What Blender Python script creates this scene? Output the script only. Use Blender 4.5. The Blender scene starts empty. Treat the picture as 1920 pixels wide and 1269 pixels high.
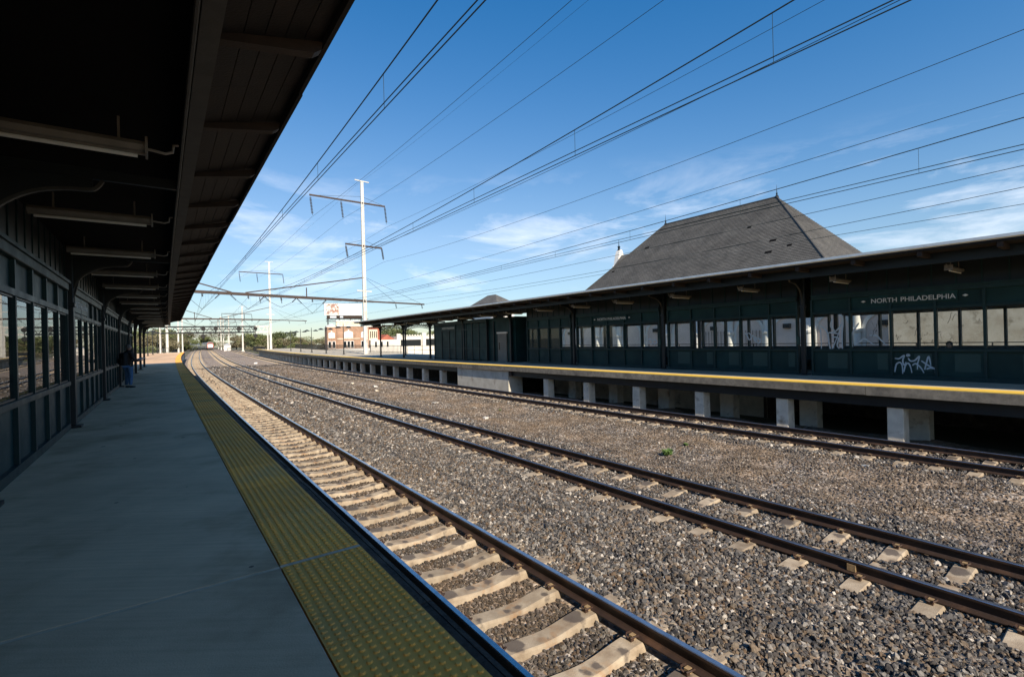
import bpy, math, random
import numpy as np
from mathutils import Matrix, Vector
random.seed(7); rng = np.random.default_rng(7)
scn = bpy.context.scene; COL = scn.collection
R = math.radians

# ------------------------------------------------------------------ camera
F, PITCH, ROLL, EYE = 909.624, R(.0454), R(1.4311), 1.6887
_f = np.array([0, math.cos(PITCH), math.sin(PITCH)]); _u = np.array([0, -math.sin(PITCH), math.cos(PITCH)]); _r = np.array([1., 0, 0])
_r2 = math.cos(ROLL)*_r - math.sin(ROLL)*_u; _u2 = math.sin(ROLL)*_r + math.cos(ROLL)*_u
cd = bpy.data.cameras.new('camera'); cam = bpy.data.objects.new('camera', cd); COL.objects.link(cam)
cd.sensor_width = 36; cd.lens = F/1920*36; cd.clip_end = 6000; cd.clip_start = .05
mw = Matrix.Identity(4)
for i in range(3):
    mw[i][0] = _r2[i]; mw[i][1] = _u2[i]; mw[i][2] = -_f[i]
mw[2][3] = EYE; cam.matrix_world = mw; scn.camera = cam

# ------------------------------------------------------------------ sky and sun
SUN_EL = R(34); sun_h = Vector((.4338, -.9011, 0)).normalized()
sun_v = (sun_h*math.cos(SUN_EL) + Vector((0, 0, math.sin(SUN_EL)))).normalized()
wd = bpy.data.worlds.new('World'); scn.world = wd; wd.use_nodes = True
wn, wl = wd.node_tree.nodes, wd.node_tree.links
bg = wn['Background']; bg.inputs[1].default_value = .138
sky = wn.new('ShaderNodeTexSky'); sky.sky_type = 'NISHITA'; sky.sun_disc = False
sky.sun_elevation = SUN_EL; sky.sun_rotation = math.atan2(sun_h.x, sun_h.y)
sky.altitude = 20; sky.air_density = 1.0; sky.dust_density = .25; sky.ozone_density = 1.6
tc = wn.new('ShaderNodeTexCoord')
def wnode(t, **kw):
    n = wn.new(t)
    for k, v in kw.items(): setattr(n, k, v)
    return n
mp = wnode('ShaderNodeMapping'); mp.inputs['Scale'].default_value = (1.7, 1.7, 6.5); mp.inputs['Location'].default_value = (.35, .9, .2)
wl.new(tc.outputs['Generated'], mp.inputs['Vector'])
n1 = wnode('ShaderNodeTexNoise'); n1.inputs['Scale'].default_value = 2.1; n1.inputs['Detail'].default_value = 9; n1.inputs['Roughness'].default_value = .62; n1.inputs['Distortion'].default_value = .35
wl.new(mp.outputs[0], n1.inputs['Vector'])
cr = wnode('ShaderNodeMapRange'); cr.inputs[1].default_value = .49; cr.inputs[2].default_value = .74
wl.new(n1.outputs['Fac'], cr.inputs[0])
sx = wnode('ShaderNodeSeparateXYZ'); wl.new(tc.outputs['Generated'], sx.inputs[0])
e1 = wnode('ShaderNodeMapRange', interpolation_type='SMOOTHSTEP'); e1.inputs[1].default_value = .35; e1.inputs[2].default_value = .2; wl.new(sx.outputs['Z'], e1.inputs[0])
mu = wnode('ShaderNodeMath', operation='MULTIPLY'); wl.new(cr.outputs[0], mu.inputs[0]); wl.new(e1.outputs[0], mu.inputs[1])
e2 = wnode('ShaderNodeMapRange', interpolation_type='SMOOTHSTEP'); e2.inputs[1].default_value = .02; e2.inputs[2].default_value = .13; wl.new(sx.outputs['Z'], e2.inputs[0])
mu1 = wnode('ShaderNodeMath', operation='MULTIPLY'); wl.new(mu.outputs[0], mu1.inputs[0]); wl.new(e2.outputs[0], mu1.inputs[1])
mu2 = wnode('ShaderNodeMath', operation='MULTIPLY'); wl.new(mu1.outputs[0], mu2.inputs[0]); mu2.inputs[1].default_value = .68
mx = wnode('ShaderNodeMix', data_type='RGBA'); wl.new(mu2.outputs[0], mx.inputs[0])
v1 = wnode('ShaderNodeVectorMath', operation='DOT_PRODUCT'); v1.inputs[1].default_value = (.03, .06, .02); wl.new(sky.outputs[0], v1.inputs[0])
va = wnode('ShaderNodeMath', operation='ADD'); va.inputs[1].default_value = 1; wl.new(v1.outputs['Value'], va.inputs[0])
vd = wnode('ShaderNodeMath', operation='DIVIDE'); vd.inputs[0].default_value = 1; wl.new(va.outputs[0], vd.inputs[1])
v3 = wnode('ShaderNodeVectorMath', operation='SCALE'); wl.new(sky.outputs[0], v3.inputs[0]); wl.new(vd.outputs[0], v3.inputs['Scale'])
hs = wnode('ShaderNodeHueSaturation'); ss_ = wnode('ShaderNodeMapRange'); ss_.inputs[1].default_value = .12; ss_.inputs[2].default_value = .55; ss_.inputs[3].default_value = 1.46; ss_.inputs[4].default_value = 1.04; wl.new(v1.outputs['Value'], ss_.inputs[0]); wl.new(ss_.outputs[0], hs.inputs['Saturation']); 
tf = wnode('ShaderNodeMapRange', interpolation_type='SMOOTHSTEP'); tf.inputs[1].default_value = .3; tf.inputs[2].default_value = .85; wl.new(v1.outputs['Value'], tf.inputs[0])
tm = wnode('ShaderNodeMix', data_type='RGBA', blend_type='MULTIPLY'); wl.new(tf.outputs[0], tm.inputs[0]); wl.new(v3.outputs[0], tm.inputs[6]); tm.inputs[7].default_value = (.88, .96, 1.08, 1)
wl.new(tm.outputs[2], hs.inputs['Color']); wl.new(hs.outputs[0], mx.inputs[6]); mx.inputs[7].default_value = (6.6, 6.8, 7.3, 1)
wl.new(mx.outputs[2], bg.inputs[0])
sd_ = bpy.data.lights.new('sun', 'SUN'); sd_.energy = 5.0; sd_.angle = R(.55); sd_.color = (1, .875, .70)
sun = bpy.data.objects.new('sun', sd_); COL.objects.link(sun); sun.rotation_euler = sun_v.to_track_quat('Z', 'Y').to_euler()
vs = scn.view_settings; vs.view_transform = 'Standard'; vs.look = 'None'; vs.gamma = 1; vs.exposure = .55; vs.use_curve_mapping = False
scn.cycles.max_bounces = 7; scn.cycles.transparent_max_bounces = 14; scn.cycles.caustics_reflective = False; scn.cycles.caustics_refractive = False

# ------------------------------------------------------------------ the line of the railway: (s along, d across, z up)
KS = [0, 25, 60, 120, 200, 290, 325, 440, 700]; TH = [35.9433, 35.4206, 35.0507, 33.0958, 32.6709, 32.0, 36, 45, 52]
SS = np.arange(-60, 700, .5); TT = np.radians(np.interp(SS, KS, TH))
PX = np.cumsum(-np.sin(TT))*.5; PY = np.cumsum(np.cos(TT))*.5; _i = int(np.argmin(abs(SS)))
PX += -.1013-PX[_i]; PY += 2.38-PY[_i]
def rise(s):
    t = min(max((s-40)/220, 0), 1); return 1.3*t*t*(3-2*t)
def th(s): return float(np.interp(s, SS, TT))
def W(s, d, z):
    t = th(s)
    return (float(np.interp(s, SS, PX))+d*math.cos(t), float(np.interp(s, SS, PY))+d*math.sin(t), z+rise(s))
RAIL = -1.42                                     # rail top below the platform top
T1, T2, T3, FE = 2.133, 6.970, 14.485, 15.92     # track centres and the far platform edge

# ------------------------------------------------------------------ materials
MATS = {}
def nodes_of(m): return m.node_tree.nodes, m.node_tree.links
def pm(name, c1, c2=None, scale=4, detail=5, rough=.75, bump=0, bscale=60, metal=0, c3=None, s3=.6, t3=(.55, .7), spec=.4, stretch=None, coord='pos', lo=.35, hi=.65, rvar=0):
    """noise-mixed principled material in world (or object) space"""
    if name in MATS: return MATS[name]
    m = bpy.data.materials.new(name); m.use_nodes = True; n, l = nodes_of(m); b = n['Principled BSDF']
    b.inputs['Roughness'].default_value = rough; b.inputs['Metallic'].default_value = metal; b.inputs['Specular IOR Level'].default_value = spec
    if coord == 'pos': g = n.new('ShaderNodeNewGeometry'); vec = g.outputs['Position']
    else: g = n.new('ShaderNodeTexCoord'); vec = g.outputs['Object']
    base = vec
    if stretch:
        mp = n.new('ShaderNodeMapping'); mp.inputs['Rotation'].default_value = (0, 0, stretch[3] if len(stretch) > 3 else 0); mp.inputs['Scale'].default_value = stretch[:3]; mp.vector_type = 'POINT'
        l.new(vec, mp.inputs[0]); vec = mp.outputs[0]
    def noise(sc, dt=detail):
        t = n.new('ShaderNodeTexNoise'); t.inputs['Scale'].default_value = sc; t.inputs['Detail'].default_value = dt; t.inputs['Roughness'].default_value = .6
        l.new(vec, t.inputs['Vector']); return t
    def mrange(src, a, c, o0=0, o1=1):
        r = n.new('ShaderNodeMapRange'); r.inputs[1].default_value = a; r.inputs[2].default_value = c; r.inputs[3].default_value = o0; r.inputs[4].default_value = o1; l.new(src, r.inputs[0]); return r.outputs[0]
    col = None
    b.inputs['Base Color'].default_value = (*c1, 1)
    if c2:
        t = noise(scale); x = n.new('ShaderNodeMix'); x.data_type = 'RGBA'; l.new(mrange(t.outputs['Fac'], lo, hi), x.inputs[0]); x.inputs[6].default_value = (*c1, 1); x.inputs[7].default_value = (*c2, 1); col = x.outputs[2]
        if rvar: l.new(mrange(t.outputs['Fac'], .3, .7, rough-rvar, rough+rvar), b.inputs['Roughness'])
    if c3:
        t = noise(s3, 8); x = n.new('ShaderNodeMix'); x.data_type = 'RGBA'; l.new(mrange(t.outputs['Fac'], *t3), x.inputs[0]); x.inputs[7].default_value = (*c3, 1)
        if col: l.new(col, x.inputs[6])
        else: x.inputs[6].default_value = (*c1, 1)
        col = x.outputs[2]
    if col: l.new(col, b.inputs['Base Color'])
    if bump:
        t = n.new('ShaderNodeTexNoise'); t.inputs['Scale'].default_value = bscale; t.inputs['Detail'].default_value = 6; l.new(base, t.inputs['Vector'])
        bp = n.new('ShaderNodeBump'); bp.inputs['Strength'].default_value = bump; bp.inputs['Distance'].default_value = .01; l.new(t.outputs['Fac'], bp.inputs['Height']); l.new(bp.outputs[0], b.inputs['Normal'])
    MATS[name] = m; return m
A0 = R(35.6)
m_slab = pm('platform_concrete', (.76, .515, .325), (.62, .415, .26), 1.1, 7, .88, .25, 90, c3=(.36, .225, .125), s3=.7, t3=(.5, .74), spec=.12)
m_slabfar = pm('far_platform_concrete', (.52, .46, .36), (.42, .37, .28), 1.3, 7, .85, .2, 70, c3=(.2, .18, .15), s3=.5, t3=(.56, .75))
m_seal = pm('joint_sealant', (.72, .52, .36), (.55, .4, .27), 9, 4, .8, spec=.1)
m_yel = pm('tactile_yellow', (.97, .44, .08), (.92, .41, .08), 2.2, 8, .7, .3, 220, c3=(.70, .38, .12), s3=1.3, t3=(.46, .72), spec=.15)
m_yelfar = pm('far_tactile_yellow', (.90, .60, .09), (.78, .50, .09), 3, 6, .6, .2, 120)
m_timber = pm('edge_timber', (.085, .065, .05), (.04, .031, .025), 6, 8, .75, .9, 40, c3=(.14, .11, .085), s3=3, spec=.12)
m_timberfar = pm('weathered_timber', (.25, .225, .185), (.15, .135, .11), 5, 8, .85, .7, 45, c3=(.07, .065, .06), s3=.8)
m_conc = pm('pier_concrete', (.76, .69, .57), (.60, .54, .44), 3, 7, .85, .4, 40, c3=(.30, .22, .15), s3=2.2, t3=(.57, .72))
m_white = pm('white_weathered_paint', (.60, .57, .50), (.48, .45, .38), 2, 6, .7, .15, 30, c3=(.3, .24, .18), s3=1.3, t3=(.58, .72))
m_green = pm('dark_green_paint', (.010, .036, .037), (.008, .026, .028), 3, 5, .5, .06, 30, rvar=.08, spec=.3)
m_green2 = pm('dark_green_panel', (.008, .040, .040), (.006, .028, .029), 1.4, 5, .55, .05, 30, rvar=.1, spec=.25)
m_greenp = pm('repainted_green_patch', (.020, .062, .058), (.016, .05, .048), 3, 4, .5)
m_iron = pm('dark_iron_paint', (.012, .018, .022), (.009, .013, .015), 4, 5, .45, .1, 40)
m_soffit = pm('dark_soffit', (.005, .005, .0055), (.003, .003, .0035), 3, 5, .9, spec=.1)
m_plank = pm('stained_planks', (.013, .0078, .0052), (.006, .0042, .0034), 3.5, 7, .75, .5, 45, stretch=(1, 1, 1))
m_rafter = pm('rafter_wood', (.032, .018, .0105), (.018, .0105, .0065), 4, 7, .75, .4, 50)
m_steel = pm('galvanised_beam', (.062, .06, .055), (.045, .043, .039), 6, 6, .6, .15, 50)
m_fix = pm('fixture_enamel', (.21, .19, .165), (.16, .145, .125), 4, 5, .5)
m_gutter = pm('metal_roof_edge', (.60, .64, .68), (.50, .54, .58), 4, 4, .35, metal=.3)
m_roofdark = pm('roofing_felt', (.026, .025, .026), (.018, .018, .019), 1, 5, .9)
m_rail = pm('rail_rust', (.040, .023, .016), (.026, .016, .012), 5, 6, .6, .2, 60, c3=(.075, .04, .024), s3=3)
m_railtop = pm('rail_head_steel', (.55, .55, .57), (.40, .40, .42), 8, 4, .22, metal=.9)
m_clip = pm('clip_rust', (.06, .03, .018), (.03, .017, .012), 30, 4, .7, .3, 90)
m_ins = pm('clip_insulator', (.36, .25, .13), (.26, .18, .10), 30, 4, .6)
m_pole = pm('pole_paint', (.66, .65, .62), (.55, .54, .50), 1.6, 6, .5, c3=(.34, .22, .14), s3=1.4, t3=(.60, .74))
m_pbrown = pm('crossbeam_steel', (.065, .042, .034), (.04, .028, .024), 2, 6, .7)
m_wire = pm('wire_green', (.020, .035, .034), None, rough=.6)
m_insul = pm('insulator_porcelain', (.025, .022, .022), None, rough=.3)
m_pink = pm('pink_stucco', (.86, .70, .62), (.80, .65, .57), 1.2, 6, .85, c3=(.74, .60, .52), s3=.7)
m_trimw = pm('white_trim', (.80, .79, .76), (.70, .69, .66), 2, 5, .7)
m_tan = pm('tan_wall', (.76, .69, .56), (.58, .5, .38), 1.6, 8, .85, c3=(.36, .31, .23), s3=2.4, t3=(.56, .7))
m_tree = pm('bark', (.06, .045, .035), (.035, .028, .022), 8, 5, .9)
m_hair = pm('grey_hair', (.16, .15, .145), (.09, .085, .08), 60, 4, .7, .5, 150)
m_skin = pm('skin', (.42, .25, .18), None, rough=.55)
m_jacket = pm('dark_jacket', (.045, .034, .03), (.028, .022, .02), 12, 4, .85, .4, 60)
m_pack = pm('black_backpack', (.010, .010, .011), None, rough=.7)
m_jeans = pm('blue_jeans', (.10, .20, .36), (.07, .15, .28), 9, 5, .85, .4, 90)
m_black = pm('black_rubber', (.008, .008, .008), None, rough=.6)
m_paper = pm('paper', (.7, .7, .66), None, rough=.8)
m_bill = pm('billboard_white', (.82, .81, .78), (.78, .77, .74), .6, 3, .6)
m_lampm = pm('lamp_post_paint', (.018, .022, .024), None, rough=.5)
m_fence = pm('fence_iron', (.016, .017, .018), None, rough=.6)
m_lite = pm('sign_lettering', (.62, .64, .64), None, rough=.5)
m_graf = pm('white_spray_paint', (.50, .58, .64), (.36, .44, .5), 14, 5, .7)
m_door = pm('grey_door', (.17, .165, .15), (.14, .135, .12), 2, 4, .55)
m_box = pm('white_masonry', (.74, .71, .65), (.64, .6, .54), .8, 5, .8)
m_redroof = pm('red_brick_wall', (.36, .12, .075), (.28, .09, .06), .9, 6, .85)
m_alum = pm('bare_aluminium', (.36, .36, .37), (.26, .26, .27), .5, 4, .4, metal=.5)
m_train_w = pm('train_white', (.8, .78, .74), None, rough=.4); m_train_r = pm('train_red', (.55, .05, .03), None, rough=.4)
m_train_g = pm('train_silver', (.30, .30, .31), (.22, .22, .23), .4, 3, .45, metal=.4)
m_dirt = pm('far_ground', (.16, .13, .085), (.09, .10, .05), .05, 6, .95, c3=(.06, .08, .03), s3=.02)

def overlay(m, kind):
    """gum spots and broom marks laid into an existing base colour"""
    n, l = nodes_of(m); b = n['Principled BSDF']; src = b.inputs['Base Color'].links[0].from_socket; g = n.new('ShaderNodeNewGeometry')
    mp = n.new('ShaderNodeMapping'); mp.inputs['Rotation'].default_value = (0, 0, -A0); mp.inputs['Scale'].default_value = (1.1, 26, 1); l.new(g.outputs['Position'], mp.inputs[0])
    t = n.new('ShaderNodeTexNoise'); t.inputs['Scale'].default_value = 1; t.inputs['Detail'].default_value = 5; l.new(mp.outputs[0], t.inputs['Vector'])
    r = n.new('ShaderNodeMapRange'); r.inputs[1].default_value = .3; r.inputs[2].default_value = .7; r.inputs[3].default_value = .92; r.inputs[4].default_value = 1.06; l.new(t.outputs['Fac'], r.inputs[0])
    hv = n.new('ShaderNodeHueSaturation'); l.new(src, hv.inputs['Color']); l.new(r.outputs[0], hv.inputs['Value'])
    v = n.new('ShaderNodeTexVoronoi'); v.inputs['Scale'].default_value = 2.1; l.new(g.outputs['Position'], v.inputs['Vector']); sp = n.new('ShaderNodeSeparateXYZ'); l.new(v.outputs['Color'], sp.inputs[0])
    rr = n.new('ShaderNodeMapRange'); rr.inputs[1].default_value = .45; rr.inputs[2].default_value = 1; rr.inputs[4].default_value = .085; l.new(sp.outputs[0], rr.inputs[0])
    lt = n.new('ShaderNodeMath'); lt.operation = 'LESS_THAN'; l.new(v.outputs['Distance'], lt.inputs[0]); l.new(rr.outputs[0], lt.inputs[1])
    mu = n.new('ShaderNodeMath'); mu.operation = 'MULTIPLY'; mu.inputs[1].default_value = .75; l.new(lt.outputs[0], mu.inputs[0])
    x = n.new('ShaderNodeMix'); x.data_type = 'RGBA'; l.new(mu.outputs[0], x.inputs[0]); l.new(hv.outputs[0], x.inputs[6]); x.inputs[7].default_value = (.05, .045, .04, 1); l.new(x.outputs[2], b.inputs['Base Color'])
overlay(m_slab, 0); overlay(m_slabfar, 0)
def objvar(m, lo, hi):
    n, l = nodes_of(m); b = n['Principled BSDF']; src = b.inputs['Base Color'].links[0].from_socket; oi = n.new('ShaderNodeObjectInfo'); r = n.new('ShaderNodeMapRange'); r.inputs[3].default_value = lo; r.inputs[4].default_value = hi; l.new(oi.outputs['Random'], r.inputs[0])
    hv = n.new('ShaderNodeHueSaturation'); l.new(src, hv.inputs['Color']); l.new(r.outputs[0], hv.inputs['Value']); l.new(hv.outputs[0], b.inputs['Base Color'])
objvar(m_yel, .82, 1.1); objvar(m_slab, .94, 1.05); objvar(m_plank, .6, 1.3); objvar(m_green2, .8, 1.25); objvar(m_timberfar, .8, 1.15); objvar(m_timber, .7, 1.3)
def glass(name, haze, tint=(.85, .9, .88)):
    m = bpy.data.materials.new(name); m.use_nodes = True; n, l = nodes_of(m); n.remove(n['Principled BSDF']); out = n['Material Output']
    tr = n.new('ShaderNodeBsdfTransparent'); tr.inputs[0].default_value = (*tint, 1)
    gl = n.new('ShaderNodeBsdfGlossy'); gl.inputs['Roughness'].default_value = .012
    df = n.new('ShaderNodeBsdfDiffuse'); df.inputs[0].default_value = (.5, .52, .5, 1)
    g = n.new('ShaderNodeNewGeometry'); t = n.new('ShaderNodeTexNoise'); t.inputs['Scale'].default_value = 2.3; t.inputs['Detail'].default_value = 9; t.inputs['Roughness'].default_value = .7; l.new(g.outputs['Position'], t.inputs['Vector'])
    r = n.new('ShaderNodeMapRange'); r.inputs[1].default_value = .35; r.inputs[2].default_value = .75; r.inputs[3].default_value = haze*.4; r.inputs[4].default_value = haze*1.6; l.new(t.outputs['Fac'], r.inputs[0])
    m1 = n.new('ShaderNodeMixShader'); l.new(r.outputs[0], m1.inputs[0]); l.new(tr.outputs[0], m1.inputs[1]); l.new(df.outputs[0], m1.inputs[2])
    fr = n.new('ShaderNodeFresnel'); fr.inputs[0].default_value = 1.5
    bf = n.new('ShaderNodeMath'); bf.operation = 'SUBTRACT'; bf.inputs[0].default_value = 1; l.new(g.outputs['Backfacing'], bf.inputs[1]); fm = n.new('ShaderNodeMath'); fm.operation = 'MULTIPLY'; l.new(fr.outputs[0], fm.inputs[0]); l.new(bf.outputs[0], fm.inputs[1])
    m2 = n.new('ShaderNodeMixShader'); l.new(fm.outputs[0], m2.inputs[0]); l.new(m1.outputs[0], m2.inputs[1]); l.new(gl.outputs[0], m2.inputs[2]); l.new(m2.outputs[0], out.inputs[0])
    return m
m_glass = glass('window_glass', .02, (.8, .84, .83)); m_glassfar = glass('scratched_glass', .03, (.97, .98, .97)); m_dark = pm('dark_glass', (.012, .015, .018), None, rough=.12)

def tie_mat():
    m = bpy.data.materials.new('tie_concrete'); m.use_nodes = True; n, l = nodes_of(m); b = n['Principled BSDF']; b.inputs['Roughness'].default_value = .85
    g = n.new('ShaderNodeNewGeometry'); o = n.new('ShaderNodeTexCoord'); oi = n.new('ShaderNodeObjectInfo')
    t = n.new('ShaderNodeTexNoise'); t.inputs['Scale'].default_value = 6; t.inputs['Detail'].default_value = 8; l.new(g.outputs['Position'], t.inputs['Vector'])
    ra = n.new('ShaderNodeValToRGB'); e = ra.color_ramp.elements; e[0].position = .3; e[0].color = (.23, .175, .12, 1); e[1].position = .68; e[1].color = (.41, .34, .25, 1); l.new(t.outputs['Fac'], ra.inputs[0])
    # oil: one or two blotches with a shape of their own on each tie, elsewhere rust runs near the middle
    x = n.new('ShaderNodeSeparateXYZ'); l.new(o.outputs['Object'], x.inputs[0])
    def mth(op, a, b_=None):
        q = n.new('ShaderNodeMath'); q.operation = op
        for k, v in enumerate((a, b_)):
            if v is None: continue
            if isinstance(v, (int, float)): q.inputs[k].default_value = v
            else: l.new(v, q.inputs[k])
        return q.outputs[0]
    s2 = n.new('ShaderNodeTexNoise'); s2.inputs['Scale'].default_value = 9; s2.inputs['Detail'].default_value = 5; l.new(g.outputs['Position'], s2.inputs['Vector'])
    rd = oi.outputs['Random']; ab = mth('ABSOLUTE', x.outputs['X'])
    def blot(c, jit, rad, mul):
        r1 = mth('FRACT', mth('MULTIPLY', rd, mul)); r2_ = mth('FRACT', mth('MULTIPLY', rd, mul*3.7)); dx = mth('SUBTRACT', ab, mth('ADD', c-jit/2, mth('MULTIPLY', r1, jit))); dy = mth('SUBTRACT', x.outputs['Y'], mth('MULTIPLY', mth('SUBTRACT', r2_, .5), .16))
        dist = mth('SQRT', mth('ADD', mth('MULTIPLY', dx, dx), mth('MULTIPLY', mth('MULTIPLY', dy, dy), .6))); dist = mth('ADD', dist, mth('MULTIPLY', mth('SUBTRACT', s2.outputs['Fac'], .5), .16))
        return mth('SUBTRACT', mth('MULTIPLY', mth('ADD', r2_, .25), rad), dist)
    sd2 = mth('MAXIMUM', blot(.47, .12, .115, 17.3), blot(.14, .2, .07, 41.7))
    r = n.new('ShaderNodeMapRange'); r.inputs[1].default_value = -.012; r.inputs[2].default_value = .02; r.inputs[4].default_value = .85; l.new(sd2, r.inputs[0])
    rs = n.new('ShaderNodeMapRange'); rs.inputs[1].default_value = .46; rs.inputs[2].default_value = .62; rs.inputs[4].default_value = .6; l.new(s2.outputs['Fac'], rs.inputs[0])
    rb = n.new('ShaderNodeMapRange'); rb.inputs[1].default_value = .3; rb.inputs[2].default_value = .05; l.new(ab, rb.inputs[0])
    m0 = n.new('ShaderNodeMix'); m0.data_type = 'RGBA'; l.new(mth('MULTIPLY', rs.outputs[0], rb.outputs[0]), m0.inputs[0]); l.new(ra.outputs[0], m0.inputs[6]); m0.inputs[7].default_value = (.30, .17, .08, 1)
    mx = n.new('ShaderNodeMix'); mx.data_type = 'RGBA'; l.new(r.outputs[0], mx.inputs[0]); l.new(m0.outputs[2], mx.inputs[6]); mx.inputs[7].default_value = (.075, .06, .052, 1)
    hv = n.new('ShaderNodeHueSaturation'); l.new(mx.outputs[2], hv.inputs['Color']); rr = n.new('ShaderNodeMapRange'); rr.inputs[3].default_value = .8; rr.inputs[4].default_value = 1.15; l.new(oi.outputs['Random'], rr.inputs[0]); l.new(rr.outputs[0], hv.inputs['Value'])
    l.new(hv.outputs[0], b.inputs['Base Color'])
    bt = n.new('ShaderNodeTexNoise'); bt.inputs['Scale'].default_value = 70; bt.inputs['Detail'].default_value = 5; l.new(g.outputs['Position'], bt.inputs['Vector'])
    bp = n.new('ShaderNodeBump'); bp.inputs['Strength'].default_value = .5; bp.inputs['Distance'].default_value = .008; l.new(bt.outputs['Fac'], bp.inputs['Height']); l.new(bp.outputs[0], b.inputs['Normal'])
    return m
m_tie = tie_mat()

STONES = [(0, (.024, .024, .026)), (.2, (.055, .056, .06)), (.42, (.10, .099, .10)), (.58, (.16, .13, .10)), (.72, (.10, .066, .042)), (.84, (.17, .165, .16)), (.955, (.27, .25, .225)), (.993, (.52, .48, .43))]
def stone_mat(sheet, brown=.16, val=1.):
    m = bpy.data.materials.new('ballast_sheet' if sheet else 'ballast_stone'); m.use_nodes = True; n, l = nodes_of(m); b = n['Principled BSDF']; b.inputs['Roughness'].default_value = .85; b.inputs['Specular IOR Level'].default_value = .25
    g = n.new('ShaderNodeNewGeometry'); ra = n.new('ShaderNodeValToRGB'); ra.color_ramp.interpolation = 'CONSTANT' if sheet else 'LINEAR'
    e = ra.color_ramp.elements
    while len(e) < len(STONES): e.new(.5)
    for el, (p, c) in zip(e, STONES): el.position = p; el.color = (*c, 1)
    if sheet:
        v = n.new('ShaderNodeTexVoronoi'); v.inputs['Scale'].default_value = 17; l.new(g.outputs['Position'], v.inputs['Vector'])
        s = n.new('ShaderNodeSeparateXYZ'); l.new(v.outputs['Color'], s.inputs[0]); l.new(s.outputs[0], ra.inputs[0])
        bp = n.new('ShaderNodeBump'); bp.inputs['Strength'].default_value = 1; bp.inputs['Distance'].default_value = .012; bp.invert = True; l.new(v.outputs['Distance'], bp.inputs['Height']); l.new(bp.outputs[0], b.inputs['Normal'])
    else:
        oi = n.new('ShaderNodeObjectInfo'); l.new(oi.outputs['Random'], ra.inputs[0])
    # patches of rusty fines and paler dust
    t = n.new('ShaderNodeTexNoise'); t.inputs['Scale'].default_value = .55; t.inputs['Detail'].default_value = 6; l.new(g.outputs['Position'], t.inputs['Vector'])
    r = n.new('ShaderNodeMapRange'); r.inputs[1].default_value = .42; r.inputs[2].default_value = .68; r.inputs[3].default_value = brown*.35; r.inputs[4].default_value = brown; l.new(t.outputs['Fac'], r.inputs[0])
    mx = n.new('ShaderNodeMix'); mx.data_type = 'RGBA'; l.new(r.outputs[0], mx.inputs[0]); l.new(ra.outputs[0], mx.inputs[6]); mx.inputs[7].default_value = (.135, .098, .066, 1)
    t2 = n.new('ShaderNodeTexNoise'); t2.inputs['Scale'].default_value = 38; t2.inputs['Detail'].default_value = 4; l.new(g.outputs['Position'], t2.inputs['Vector'])
    r2 = n.new('ShaderNodeMapRange'); r2.inputs[1].default_value = .3; r2.inputs[2].default_value = .7; r2.inputs[3].default_value = 1.9 if sheet else .7*val; r2.inputs[4].default_value = 3.0 if sheet else 1.35*val; l.new(t2.outputs['Fac'], r2.inputs[0])
    hv = n.new('ShaderNodeHueSaturation'); l.new(mx.outputs[2], hv.inputs['Color']); l.new(r2.outputs[0], hv.inputs['Value']); l.new(hv.outputs[0], b.inputs['Base Color'])
    return m
m_stone = stone_mat(False); m_gravel = stone_mat(False, .7); m_oily = stone_mat(False, .75, .62); m_sheet = stone_mat(True, .9)

def brick_mat(name, c1, c2, mortar, sc, bw=.5, rh=.25, offs=.5, msize=.015, rough=.85, uv=False, bump=.4):
    m = bpy.data.materials.new(name); m.use_nodes = True; n, l = nodes_of(m); b = n['Principled BSDF']; b.inputs['Roughness'].default_value = rough
    o = n.new('ShaderNodeUVMap' if uv else 'ShaderNodeTexCoord'); t = n.new('ShaderNodeTexBrick'); t.offset = offs
    t.inputs['Color1'].default_value = (*c1, 1); t.inputs['Color2'].default_value = (*c2, 1); t.inputs['Mortar'].default_value = (*mortar, 1)
    for k, v in (('Scale', sc), ('Mortar Size', msize), ('Brick Width', bw), ('Row Height', rh), ('Bias', -.2)): t.inputs[k].default_value = v
    l.new(o.outputs['UV'], t.inputs['Vector'])
    g = n.new('ShaderNodeNewGeometry'); q = n.new('ShaderNodeTexNoise'); q.inputs['Scale'].default_value = .8; q.inputs['Detail'].default_value = 7; l.new(g.outputs['Position'], q.inputs['Vector'])
    r = n.new('ShaderNodeMapRange'); r.inputs[1].default_value = .3; r.inputs[2].default_value = .7; r.inputs[3].default_value = .78; r.inputs[4].default_value = 1.22; l.new(q.outputs['Fac'], r.inputs[0])
    hv = n.new('ShaderNodeHueSaturation'); l.new(t.outputs['Color'], hv.inputs['Color']); l.new(r.outputs[0], hv.inputs['Value']); l.new(hv.outputs[0], b.inputs['Base Color'])
    bp = n.new('ShaderNodeBump'); bp.inputs['Strength'].default_value = bump; bp.inputs['Distance'].default_value = .02; bp.invert = True; l.new(t.outputs['Fac'], bp.inputs['Height']); l.new(bp.outputs[0], b.inputs['Normal'])
    return m
m_slate = brick_mat('roof_slate', (.122, .118, .11), (.088, .086, .082), (.035, .034, .033), 1, .34, .2, .5, .014, .75, True)
m_brick = brick_mat('brown_brick', (.40, .235, .155), (.32, .18, .115), (.34, .28, .22), 1, .44, .16, .5, .012, .85, True)

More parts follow.
